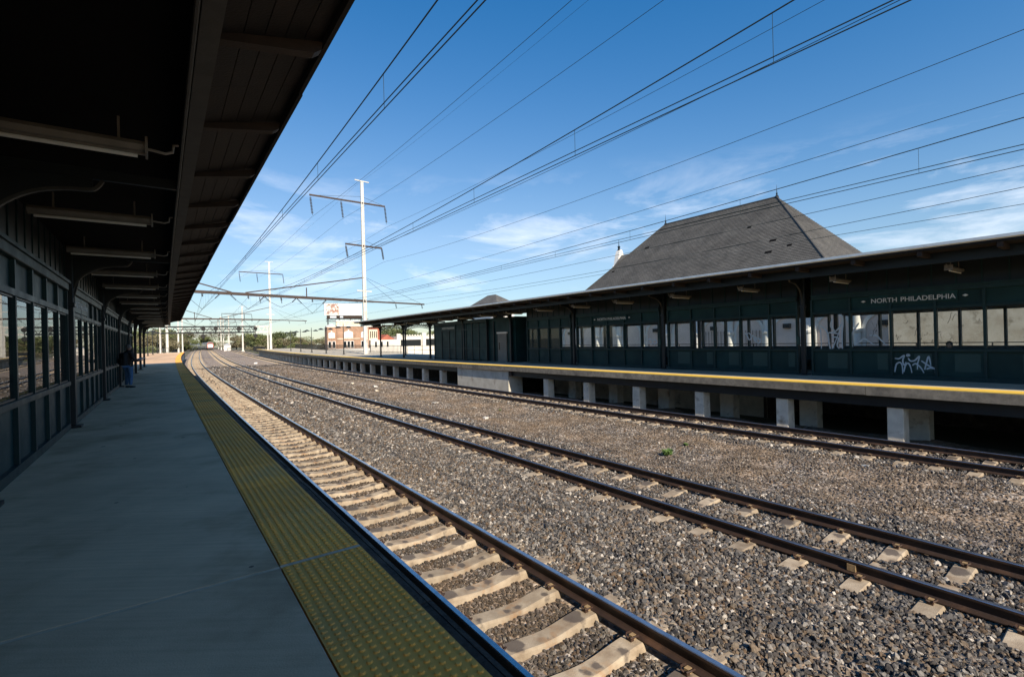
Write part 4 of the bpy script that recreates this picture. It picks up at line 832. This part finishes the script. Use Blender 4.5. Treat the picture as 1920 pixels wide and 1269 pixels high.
o = empty('catenary_line', 10, 23.5, 7, 'overhead contact line beyond the far shelter, skimming its canopy roof', 'overhead wire', 'overhead wires above the tracks')
MB().tube(wirepath(25.5, lambda s: 6.6+.0006*(s-27)**2, -12, 140, 90), .013, 5).build('messenger_wire', m_wire, o); MB().tube(wirepath(25.5, lambda s: 6.35, -12, 140, 90), .011, 5).build('contact_wire', m_wire, o)
for i, (d, zt, sag, lb) in enumerate(((14.72, 18.55, 1.0, 'high power line reaching the leftmost insulator of the tall pole'), (18.55, 18.65, 1.0, 'high power line reaching the middle insulator of the tall pole'), (25.05, 18.35, .8, 'high power line reaching the right end of the upper crossarm'), (19.0, 13.4, 1.0, 'power line reaching the left end of the lower crossarm'), (24.4, 13.2, 1.15, 'power line reaching the right end of the lower crossarm'), (20.6, 23.6, 1.0, 'thin topmost ground wire running to the tip of the tall pole'))):
    f = lambda s, zt=zt, sag=sag: next((zt-(1.6*(a-60)/80 if a > 0 else 0)*0-4*sag*((s-a)/(c-a))*(1-(s-a)/(c-a)) for a, c in ((-14, 66), (66, 140)) if a <= s <= c+.01), zt)
    dd = lambda s, d=d: d-(max(s-66, 0)/74)*2.7
    tag(MB().tube(wirepath(dd, f, -14, 140, 110), .014 if i < 5 else .008, 5).build('power_line', m_wire), lb, 'power line', 'power lines strung between the pole tops')
for i, (d, z, lb) in enumerate(((24.2, 7.25, 'low thick wire crossing in front of the slate roof from right edge'), (14.5, 6.62, 'thin feeder wire just above the farthest track contact line'))):
    tag(MB().tube(wirepath(d, lambda s: z+.0004*(s-27)**2, -12, 140, 90), .013 if i == 0 else .009, 5).build('feeder_wire', m_wire), lb, 'wire', 'feeder wires')

# signal bridge
SB = empty('signal_bridge', 128, 16.5, -1, 'truss signal bridge over the tracks carrying round signal heads', 'signal bridge')
m = MB(); lattice(m, (128, -4, 4.35), (128, 14.0, 4.35), 1.35, 22, .2); m.build('truss', m_iron, SB); m = MB(); lattice(m, (128, 14.0, 4.35), (128, 17.0, 4.35), 1.35, 4, .2); m.build('truss_end', m_pole, SB)
for d in (-4.2, 16.8): 
    m = MB(); m.bar((127.6, d, -1.9), (127.9, d, 5.7), .22); m.bar((128.4, d, -1.9), (128.1, d, 5.7), .22); m.build('tower_leg', m_pole, SB)
for d in (3.7, 6.1, 10.7, 14.1):
    for z in (5.2, 3.5) if d in (3.7, 14.1) else (5.2,):
        m = MB(); m.tube([(127.3, d, z), (127.55, d, z)], .45, 12); m.bar((127.6, d, z-1), (127.6, d, z+.7), .1); m.build('signal_head', m_black, SB)

# ================================================================== LAMPS, PEOPLE, TRAIN
def lamp_meshes():
    m = LB(); m.tube([(0, 0, 0), (0, 0, .5)], .09, 8); m.tube([(0, 0, .5), (0, 0, 4.35)], [.06, .045], 8); m.box(-.17, .17, -.17, .17, 0, .05); o = m.build('post', m_lampm); a = o.data; bpy.data.objects.remove(o)
    m = LB(); m.bar((-.75, 0, 3.85), (.75, 0, 3.85), .05); o = m.build('arm', m_lampm); b_ = o.data; bpy.data.objects.remove(o)
    m = LB(); m.lathe([(.36, 0), (.44, .05), (.26, .18), (.08, .26)], (0, 0, 0), 10); o = m.build('lamp_head', m_lampm); c = o.data; bpy.data.objects.remove(o); return a, b_, c
LM = lamp_meshes()
def lamp(s, d, label, grp, k=1.):
    o = empty('lamp_post', s, d, 0, label, 'lamp post', grp, rot=True); o.scale = (k, k, k); inst(LM[0], 'post', o); inst(LM[1], 'arm', o)
    for x in (-.72, .72): h = inst(LM[2], 'lamp_head', o); h.location = (x, 0, 3.75)
for i, s in enumerate((68, 78, 88.3, 98.2, 109.3)): lamp(s, 19, f'dark double-headed lamp post on the sunny end of the far platform, {["rightmost", "second from right", "middle one of five", "fourth from right", "leftmost"][i]}', 'lamp posts on the far platform')
for i, (s, d) in enumerate(((104, -4.9), (115, -4.8), (128, -4.7))): lamp(s, d, f'double-headed lamp post at the end of the near platform, {["leftmost", "middle", "rightmost"][i]} of three', 'lamp posts on the near platform', 1.1)

def skin(name, pts, edges, mat, parent, sub=2, root=0):
    me = bpy.data.meshes.new(name); me.from_pydata([p[:3] for p in pts], edges, []); o = bpy.data.objects.new(name, me); COL.objects.link(o); o.parent = parent; me.materials.append(mat)
    sk = o.modifiers.new('skin', 'SKIN'); sk.use_smooth_shade = True
    lay = me.skin_vertices[0].data if me.skin_vertices else None
    if lay is None:
        bpy.context.view_layer.objects.active = o; bpy.ops.mesh.customdata_skin_add(); lay = me.skin_vertices[0].data
    for i, p in enumerate(pts): r = p[3]; lay[i].radius = r if isinstance(r, tuple) else (r, r); lay[i].use_root = i == root
    sb = o.modifiers.new('sub', 'SUBSURF'); sb.levels = sub; sb.render_levels = sub; return o
def ball(m, c, r, n_=12, k=8):
    o = len(m.v); 
    for i in range(k+1):
        for j in range(n_): a, q = math.pi*i/k, 2*math.pi*j/n_; m.v.append((c[0]+r[0]*math.sin(a)*math.cos(q), c[1]+r[1]*math.sin(a)*math.sin(q), c[2]+r[2]*math.cos(a)))
    for i in range(k):
        for j in range(n_): m.f.append((o+i*n_+j, o+(i+1)*n_+j, o+(i+1)*n_+(j+1) % n_, o+i*n_+(j+1) % n_)); m.mi.append(0)
    return m
# standing person: local x = to the right seen from the camera (towards the tracks), y = away along the platform
pr = empty('person', 24.6, -2.56, 0, 'grey-haired person in dark jacket and blue jeans with a backpack, reading on the shaded platform', 'person', rot=True); pr.rotation_euler.z -= .95
B = [(0, 0, .98, (.165, .13)), (0, .0, 1.15, (.17, .13)), (0, .01, 1.35, (.185, .135)), (0, .0, 1.5, (.12, .09)), (0, .0, 1.56, .06), (0, .03, 1.64, .062),      # pelvis..neck
     (.2, 0, 1.47, .075), (.27, .03, 1.24, .062), (.23, .24, 1.14, .048), (.2, .33, 1.16, .036), (-.2, 0, 1.47, .075), (-.27, .05, 1.23, .062), (-.18, .26, 1.12, .048), (-.1, .33, 1.16, .036)]
skin('body', B, [(0, 1), (1, 2), (2, 3), (3, 4), (4, 5), (3, 6), (6, 7), (7, 8), (8, 9), (3, 10), (10, 11), (11, 12), (12, 13)], m_jacket, pr)
Lg = [(0, 0, .97, (.16, .125)), (.105, 0, .86, .105), (.115, .02, .5, .082), (.125, -.01, .11, .068), (-.105, 0, .86, .105), (-.12, .02, .5, .082), (-.135, -.01, .11, .068)]
skin('jeans', Lg, [(0, 1), (1, 2), (2, 3), (0, 4), (4, 5), (5, 6)], m_jeans, pr)
for x in (.13, -.14): skin('shoe', [(x, -.05, .05, (.05, .045)), (x, .08, .045, (.05, .042)), (x*1.05, .19, .035, (.045, .03))], [(0, 1), (1, 2)], m_black, pr, 1)
m = LB(); ball(m, (0, .035, 1.735), (.082, .10, .118)); ball(m, (0, .135, 1.72), (.018, .022, .022), 6, 4); ball(m, (.083, .03, 1.73), (.014, .025, .035), 6, 4); ball(m, (-.083, .03, 1.73), (.014, .025, .035), 6, 4); ball(m, (0, .125, 1.675), (.03, .012, .008), 6, 4); ball(m, (.034, .122, 1.745), (.013, .008, .008), 6, 4); ball(m, (-.034, .122, 1.745), (.013, .008, .008), 6, 4)
hd = m.build('head', m_skin, pr, smooth=True)
m = LB(); ball(m, (0, .012, 1.762), (.093, .105, .103)); m.build('hair', m_hair, pr, smooth=True)
for x, sg in ((.2, 1), (-.1, -1)):
    hp = [(x, .33, 1.16, .03), (x-sg*.01, .40, 1.165, .034)]; he = [(0, 1)]
    for q in range(4): i0 = len(hp); hp += [(x-sg*.03+sg*.02*q, .435, 1.165, .0095), (x-sg*.03+sg*.02*q, .47-.004*q, 1.18, .0085), (x-sg*.03+sg*.02*q, .46, 1.205, .0075)]; he += [(1, i0), (i0, i0+1), (i0+1, i0+2)]
    i0 = len(hp); hp += [(x-sg*.045, .385, 1.18, .011), (x-sg*.055, .42, 1.20, .009)]; he += [(0, i0), (i0, i0+1)]; skin('hand', hp, he, m_skin, pr, 1)
m = LB(); m.add([(-.17, -.30, .98), (.17, -.30, .98), (.19, -.12, .98), (-.19, -.12, .98), (-.15, -.27, 1.5), (.15, -.27, 1.5), (.16, -.1, 1.52), (-.16, -.1, 1.52)], [(0, 1, 5, 4), (1, 2, 6, 5), (2, 3, 7, 6), (3, 0, 4, 7), (4, 5, 6, 7), (3, 2, 1, 0)])
m.box(-.12, .12, -.36, -.29, 1.03, 1.28); bp_ = m.build('backpack', m_pack, pr, bevel=.04)
for x in (-.12, .12): LB().tube([(x, -.12, 1.5), (x, .02, 1.6), (x, .15, 1.45), (x, .13, 1.15), (x, -.05, 1.05)], .022, 6).build('shoulder_strap', m_pack, pr)
bk = empty('folded_newspaper', 24.6, -2.56, 0, 'pale folded paper in the hands of the standing person', 'newspaper', rot=True); bk.rotation_euler.z -= .95
m = LB(); m.add([(-.12, .36, 1.19), (.22, .36, 1.19), (.22, .60, 1.26), (-.12, .60, 1.26), (-.12, .36, 1.205), (.22, .36, 1.205), (.22, .6, 1.275), (-.12, .6, 1.275)], [(3, 2, 1, 0), (4, 5, 6, 7), (0, 1, 5, 4), (1, 2, 6, 5), (2, 3, 7, 6), (3, 0, 4, 7)]); m.build('pages', m_paper, bk)
# seated person in the far shelter
sp_ = empty('seated_person', 2.87, 21.35, 0, 'dark-haired person sitting inside the far shelter, only the head above the sill', 'person', rot=True); sp_.rotation_euler.z += R(90)
B = [(0, 0, .52, (.16, .12)), (0, -.02, .72, (.16, .11)), (0, -.02, .88, (.10, .08)), (0, 0, .96, .05), (.19, 0, .84, .06), (.24, .1, .62, .05), (.15, .3, .58, .04), (-.19, 0, .84, .06), (-.24, .1, .62, .05), (-.15, .3, .58, .04), (.1, .42, .54, .075), (.11, .46, .1, .05), (.11, .6, .06, .045), (-.1, .42, .54, .075), (-.11, .46, .1, .05), (-.11, .6, .06, .045)]
skin('body', B, [(0, 1), (1, 2), (2, 3), (2, 4), (4, 5), (5, 6), (2, 7), (7, 8), (8, 9), (0, 10), (10, 11), (11, 12), (0, 13), (13, 14), (14, 15)], m_jacket, sp_)
m = LB(); ball(m, (0, .03, 1.08), (.08, .095, .12)); ball(m, (0, .125, 1.07), (.016, .02, .02), 6, 4); m.build('head', m_skin, sp_, smooth=True)
m = LB(); ball(m, (0, .005, 1.11), (.10, .105, .12)); m.build('hair', m_black, sp_, smooth=True)

TN = empty('train', 296, T2, RAIL, 'approaching train with a white and red locomotive on the middle track', 'train')
def body(s0, s1, prof, mat, name): MB().sweep([(T2+x, RAIL+z) for x, z in prof], list(np.linspace(s0, s1, 6))).build(name, mat, TN)
cp = [(-1.45, 1.0), (1.45, 1.0), (1.5, 2.6), (1.3, 3.7), (.8, 4.1), (-.8, 4.1), (-1.3, 3.7), (-1.5, 2.6)]; Q = 296
body(Q+1.2, Q+19, cp, m_train_g, 'locomotive_body'); body(Q+.2, Q+1.2, [(x*.93, 1.0+(z-1)*.88) for x, z in cp], m_train_r, 'nose'); body(Q-.1, Q+.2, [(-1.12, 1.2), (1.12, 1.2), (1.2, 2.7), (.8, 3.05), (-.8, 3.05), (-1.2, 2.7)], m_train_w, 'nose_panel')
MB().box(Q+.1, Q+1.3, T2-1.0, T2+1.0, RAIL+3.1, RAIL+3.55).build('windscreen', m_dark, TN); MB().box(Q+.4, Q+4, T2-1.2, T2+1.2, RAIL+.25, RAIL+1).build('pilot', m_black, TN)
for x in (-.75, .75): MB().tube([(Q-.25, T2+x, RAIL+2.2), (Q-.05, T2+x, RAIL+2.2)], .2, 8).build('headlight', m_trimw, TN)
m = MB(); m.bar((Q+6, T2, RAIL+4.1), (Q+7.5, T2, RAIL+5.3), .08); m.bar((Q+7.5, T2, RAIL+5.3), (Q+6, T2, RAIL+6.6), .08); m.bar((Q+6, T2-.9, RAIL+6.6), (Q+6, T2+.9, RAIL+6.6), .08); m.build('pantograph', m_black, TN)
for k in range(4):
    a = Q+21+k*26.5; body(a, a+25.5, cp, m_train_g, 'coach'); MB().box(a+1, a+24.5, T2-1.53, T2+1.53, RAIL+2.2, RAIL+2.9).build('window_band', m_dark, TN); MB().box(a+1, a+24, T2-1.2, T2+1.2, RAIL+.2, RAIL+1).build('bogies', m_black, TN)

# ================================================================== BUILDINGS BEYOND
BB = empty('brick_building', 112, 31, -3, 'brown brick building with pale arched blind windows behind the billboard pole', 'building')
def bb(*a, name, mat, bev=0, parent=BB):
    o = MB().box(*a).build(name, mat, parent, bevel=bev)
    if mat is m_brick: uvbox(o)
    return o
bb(110, 112.5, 26.6, 28.6, -3, 5.0, name='wall', mat=m_brick); bb(109.7, 112.6, 28.6, 33.6, -3, 5.3, name='wall', mat=m_brick); bb(110, 112.5, 33.6, 35.8, -3, 5.0, name='wall', mat=m_brick)
bb(109.6, 110.2, 28.5, 33.7, 5.3, 6.25, name='parapet_sign', mat=m_tan); bb(109.5, 112.6, 28.4, 33.8, 6.25, 6.5, name='cornice', mat=m_trimw); bb(109.6, 109.72, 28.55, 33.65, 5.15, 5.3, name='string_course', mat=m_trimw)
m = MB(); m.add([(109.9, 26.4, 5.0), (109.9, 28.6, 5.0), (109.9, 27.6, 5.7), (112.5, 26.4, 5.0), (112.5, 28.6, 5.0), (112.5, 27.6, 5.7)], [(0, 2, 1), (0, 3, 5, 2), (1, 2, 5, 4)]); m.build('gable', m_trimw, BB)
def blind(c, w, z0, z1, s):
    m = MB(); n_ = 8; pts = [(c-w, z0), (c+w, z0)]+[(c+w*math.cos(math.pi*i/n_), z1-w*.45+w*.45*math.sin(math.pi*i/n_)) for i in range(n_+1)]
    k = len(pts); m.add([(s, d, z) for d, z in pts]+[(s-.06, d, z) for d, z in pts], [tuple(range(k)), tuple(range(2*k-1, k-1, -1))]+[(i, (i+1) % k, k+(i+1) % k, k+i) for i in range(k)]); m.build('blind_arch', m_trimw, BB); bb(s-.1, s, c-.12, c+.12, z1, z1+.3, name='keystone', mat=m_trimw)
blind(27.5, .68, 2.55, 3.85, 109.99); blind(31.1, .98, 2.5, 4.1, 109.69); blind(34.6, .6, 2.5, 3.9, 109.99)
for c, s in ((27.05, 109.98), (27.95, 109.98), (30.3, 109.68), (31.1, 109.68), (31.9, 109.68), (34.3, 109.98), (34.95, 109.98)):
    w = bb(s-.05, s+.02, c-.36, c+.36, .25, 1.85, name='window_frame', mat=m_trimw); bb(s-.06, s-.05, c-.27, c+.27, .35, 1.75, name='window_pane', mat=m_dark, parent=w) if False else bb(s-.07, s-.05, c-.27, c+.27, .35, 1.75, name='window_pane', mat=m_dark)
bb(109.6, 109.75, 28.6, 33.6, 2.25, 2.42, name='string_course', mat=m_tan); bb(109.5, 110.2, 26.5, 35.9, -3, .1, name='plinth', mat=m_trimw)
BX = empty('red_brick_block', 112, 38, -3, 'red brick and tan block with narrow slit windows right of the tall pole', 'building')
def b2(*a, name, mat, root=BX): return MB().box(*a).build(name, mat, root)
b2(112, 126, 35.9, 39.2, -3, 5.0, name='wall', mat=m_redroof); b2(111.8, 112, 36.4, 38.4, 1.8, 4.4, name='tan_bay', mat=m_tan)
for c in (36.75, 37.2, 37.65, 38.1): b2(111.74, 111.8, c-.1, c+.1, 2.4, 4.0, name='slit_window', mat=m_dark)
b2(111.5, 126, 35.8, 39.4, 5.0, 5.25, name='coping', mat=m_box)
WB = empty('low_white_building', 110, 46, -3, 'low white building with a notched parapet seen between the far canopy columns', 'building')
b2(110, 128, 36.2, 43.2, -3, 1.9, name='wall', mat=m_box, root=WB); b2(111, 128, 42.9, 56, -3, 2.7, name='wall', mat=m_box, root=WB); b2(110.4, 111, 42.7, 43.6, -3, 3.3, name='pier', mat=m_box, root=WB); b2(110.4, 111, 49.2, 50.1, -3, 3.4, name='pier', mat=m_box, root=WB)
for k in range(18): b2(110.8, 111.2, 43.8+k*.7, 44.15+k*.7, 2.7, 3.0, name='parapet_notch', mat=m_box, root=WB)
b2(110.9, 110.99, 43.8, 49, .3, 1.8, name='shop_front', mat=m_dark, root=WB); b2(110.9, 110.99, 50.3, 55, .3, 1.9, name='shop_front', mat=m_dark, root=WB); b2(109.9, 110, 37.2, 37.6, .3, 1.5, name='window', mat=m_dark, root=WB); b2(109.9, 110, 38.6, 39, .3, 1.5, name='window', mat=m_dark, root=WB); b2(109.9, 110, 40, 40.4, .3, 1.5, name='window', mat=m_dark, root=WB)
m = MB(); m.add([(113, 39.4, 1.9), (113, 43, 1.9), (113, 41.2, 3.2), (128, 39.4, 1.9), (128, 43, 1.9), (128, 41.2, 3.2)], [(0, 1, 2), (0, 2, 5, 3), (1, 4, 5, 2)]); m.build('roof', m_redroof, WB)
BI = empty('billboard', 111, 31, 5, 'large white billboard with a small picture panel above the brick building', 'billboard')
b2(113, 113.4, 26.75, 35.2, 7.75, 10.45, name='panel', mat=m_bill, root=BI); b2(112.9, 113, 27.2, 35.2, 7.0, 7.72, name='skirt', mat=m_rafter, root=BI)
m_pic = pm('picture_print', (.30, .17, .13), (.78, .66, .62), 1.5, 4, .6, c3=(.06, .04, .04), s3=1.1, lo=.44, hi=.56)
b2(112.95, 113, 27.15, 29.9, 7.9, 10.4, name='picture', mat=m_pic, root=BI)
b2(112.85, 112.9, 27.9, 29.3, 7.1, 7.6, name='placard', mat=m_gutter, root=BI); b2(112.85, 112.9, 30.1, 30.8, 7.15, 7.6, name='placard', mat=m_gutter, root=BI)
m = MB(); lattice(m, (112.4, 26.9, 6.35), (112.4, 36.5, 6.35), .55, 22, .09); m.build('catwalk_truss', m_iron, BI)
for d in (27.5, 30, 32.5, 35): b2(113.1, 113.3, d-.1, d+.1, 4.6, 7.8, name='leg', mat=m_iron, root=BI)
# perimeter fences beyond the platforms
def fence(label, pts, h, z0, mat, pitch):
    o = empty('perimeter_fence', pts[0][0], pts[0][1], z0, label, 'fence'); m = MB()
    for (a, b_), (c, d) in zip(pts[:-1], pts[1:]):
        n_ = int(math.hypot(c-a, d-b_)/pitch)
        for i in range(n_+1): u = i/n_; m.bar((a+(c-a)*u, b_+(d-b_)*u, z0), (a+(c-a)*u, b_+(d-b_)*u, z0+h), .05)
        for zz in (.15, h*.95): MB().bar((a, b_, z0+zz), (c, d, z0+zz), .07).build('rail', mat, o)
    p = m.build('pickets', mat, o); p['kind'] = 'stuff'
fence('dark iron fence at the back of the sunny far platform', [(60, 25.2), (95, 25.2), (143, 25.2)], 1.15, 0, m_fence, .5)
fence('dark railing across the end of the far platform beside the tracks', [(144, 17.8), (170, 17.2)], 1.6, -1, m_fence, .3)
fence('dark fence behind the near platform lamp posts', [(62, -8.8), (131, -8.8), (131, -3)], 1.2, 0, m_fence, .4)
fence('low dark fence left of the nearest track beyond the near platform', [(136, -2.5), (190, -3.2)], 1.5, -1.2, m_fence, .5)
# signal hut
SH = empty('signal_hut', 236, 12, -1.6, 'small white trackside hut with a low roof near the distant portals', 'hut')
MB().box(236, 238.5, 11.5, 14, -2, .9).build('wall', m_box, SH); m = MB(); m.add([(235.8, 11.3, .9), (235.8, 14.2, .9), (238.7, 14.2, .9), (238.7, 11.3, .9), (237.2, 12.7, 1.5)], [(0, 1, 4), (1, 2, 4), (2, 3, 4), (3, 0, 4)]); m.build('roof', m_gutter, SH)

# ================================================================== TREES AND WEEDS
def tree_meshes(seed, n_leaf, sparse):
    r = np.random.default_rng(seed); cl = [(r.normal(0, .28), r.normal(0, .28), r.uniform(.42, .92), r.uniform(.14, .27)) for _ in range(16)]
    v = []; f = []
    for i in range(n_leaf):
        c = cl[r.integers(len(cl))]; u = r.normal(size=3); u /= np.linalg.norm(u); rad = c[3]*r.uniform(.35, 1.05)**.6; p = np.array(c[:3])+u*rad*np.array([1, 1, .8]); a = r.normal(size=3); a /= np.linalg.norm(a); b_ = np.cross(a, r.normal(size=3)); b_ /= np.linalg.norm(b_); k = r.uniform(.012, .026)*sparse
        o = len(v); v += [tuple(p+a*k), tuple(p+b_*k*.7), tuple(p-a*k), tuple(p-b_*k*.7)]; f.append((o, o+1, o+2, o+3))
    cm = bpy.data.meshes.new('crown'); cm.from_pydata(v, [], f)
    m = LB(); m.tube([(0, 0, -.02), (.01, 0, .25), (0, .015, .5), (.02, 0, .8)], [.028, .022, .014, .004], 6)
    for c in cl: m.tube([(0, 0, r.uniform(.25, .5)), (c[0]*.5, c[1]*.5, c[2]*.8), (c[0], c[1], c[2])], [.011, .007, .002], 4)
    o = m.build('trunk', m_tree); tm = o.data; bpy.data.objects.remove(o); return cm, tm
TM = [tree_meshes(i, 6500, 1.0) for i in range(4)]
def tree(s, d, h, kind, label, grp, z=-3.2, w=1.):
    o = empty('tree', s, d, 0, label, 'tree', grp); o.location.z = z; o.scale = (h*w, h*w, h); o.rotation_euler.z = random.uniform(0, 6.28); v = random.randrange(4)
    c = inst(TM[v][0], 'crown', o)
    if not c.data.materials: c.data.materials.append(m_leaf[kind])
    c.material_slots[0].link = 'OBJECT'; c.material_slots[0].material = m_leaf[kind]; inst(TM[v][1], 'trunk', o)
tl = [(232, 26, 12, 0, 1.25), (240, 31, 13, 2, 1.2), (262, 24, 11, 1, 1.3), (226, 36, 9.5, 1, 1.2), (250, 44, 11, 0, 1.3), (236, 52, 9.5, 1, 1.2), (262, 60, 11, 0, 1.3), (230, 66, 9.5, 2, 1.2), (255, 76, 11, 0, 1.3), (235, 84, 9, 1, 1.2), (300, 30, 13, 0, 1.2), (320, 40, 13, 2, 1.2), (330, 22, 13, 1, 1.3), (350, 10, 14, 0, 1.2), (300, 52, 12, 1, 1.3), (290, 70, 12, 0, 1.3), (225, 96, 10, 0, 1.2), (250, 108, 11, 1, 1.2), (190, 22, 6, 1, 1.3), (205, 34, 6.5, 0, 1.2)]
kn = ['fresh green', 'brownish budding', 'dark green']
def pxx(s, d): w = W(s, d, 0); return w[0]/w[1]
def tree_row(rows, where, grp):
    cnt = {}
    for s, d, h, k, w in sorted(rows, key=lambda r: pxx(r[0], r[1])):
        cnt[k] = cnt.get(k, 0)+1; q = 'leftmost' if cnt[k] == 1 else ORD[cnt[k]-1]+' from left'
        tree(s, d, h, k, f'{kn[k]} tree {where}, {q} of its colour', grp, w=w)
tree_row([(s, d, h*(.7 if d > 40 else .84), k, w*(1.25 if d > 40 else 1.1)) for s, d, h, k, w in tl], 'behind the far platform lamps', 'trees along the line beyond the far platform')
tree_row([(s, d, h, k, 1.25) for s, d, h, k in ((150, -12, 7, 0), (165, -18, 8.5, 0), (185, -11, 9, 1), (205, -20, 11, 0), (160, -26, 9, 2), (178, -32, 10, 0), (230, -14, 11, 1), (260, -22, 13, 0), (150, -34, 8, 1), (300, -14, 14, 2), (340, -12, 15, 1), (225, -34, 13, 0), (280, -8, 9, 1), (320, -4, 9, 0))], 'past the near platform', 'trees beyond the near platform')
for i, (s, d, h, k) in enumerate(((136, 52, 9.5, 2), (140, 58, 9, 0), (133, 64, 8, 0))): tree(s, d, h, k, f'tree behind the low white building, {["leftmost", "middle", "rightmost"][i]} of three', 'trees behind the low white building', w=1.2)
for i, (s, d) in enumerate(((72, 44.5), (69, 46))): pass
def weed(s, d, r, n_, label):
    m = MB(); q = np.random.default_rng(int(s*100))
    for i in range(n_):
        a = q.uniform(0, 6.28); k = r*q.uniform(.2, 1); bs, bd = s+.3*r*math.cos(a), d+.3*r*math.sin(a); z0 = bz(s, d); w = .012
        p1 = (bs+k*.5*math.cos(a), bd+k*.5*math.sin(a), z0+r*q.uniform(.4, 1.)); p2 = (bs+k*math.cos(a), bd+k*math.sin(a), z0+r*q.uniform(.3, 1.25))
        m.add([(bs-w*math.sin(a), bd+w*math.cos(a), z0), (bs+w*math.sin(a), bd-w*math.cos(a), z0), (p1[0]+w*1.6*math.sin(a), p1[1]-w*1.6*math.cos(a), p1[2]), (p1[0]-w*1.6*math.sin(a), p1[1]+w*1.6*math.cos(a), p1[2]), p2], [(0, 1, 2, 3), (3, 2, 4)])
    o = empty('weed_clump', s, d, bz(s, d), label, 'weed', 'weeds in the ballast'); m.build('leaves', m_weed, o)
weed(6.4, 9.95, .17, 130, 'bushy green weed growing in the ballast between the middle and farthest tracks'); weed(6.75, 11.3, .08, 50, 'smaller green weed to the right of the bushy one'); weed(16.5, 11.2, .07, 40, 'tiny distant green weed in the brown gravel strip')
# pale litter and lumps in the gravel strip
RK = {1: 0, 7: 1, 2: 2, 3: 3, 4: 4, 5: 5, 6: 6, 8: 7}
for i, (s, d, k, mt) in enumerate(((2.6, 12.5, .09, m_gutter), (15.2, 9.6, .16, m_box), (21.5, 10.4, .2, m_box), (27, 11.6, .22, m_box), (30.2, 10.3, .2, m_conc), (33.5, 11.4, .25, m_box), (37, 10.8, .22, m_conc), (18.2, 10.9, .12, m_box), (92, 10.6, .5, m_box))):
    m = MB(); q = np.random.default_rng(i); P = [(x, y, z) for z in (0, 1) for x, y in ((-1, -1), (1, -1), (1, 1), (-1, 1))]
    m.add([(s+k*x*q.uniform(.5, 1.1), d+k*.6*y*q.uniform(.5, 1.1), bz(s, d)+.01+z*k*q.uniform(.2, .5)) for x, y, z in P], [(0, 1, 5, 4), (1, 2, 6, 5), (2, 3, 7, 6), (3, 0, 4, 7), (4, 5, 6, 7), (3, 2, 1, 0)])
    tag(m.build('rubble_lump', mt), 'flat bluish scrap lying on the gravel at lower right' if i == 0 else f'pale lump of rubble in the brown gravel strip, {ORD[RK[i]]} from the camera', 'rubble', 'pale rubble in the gravel strip')
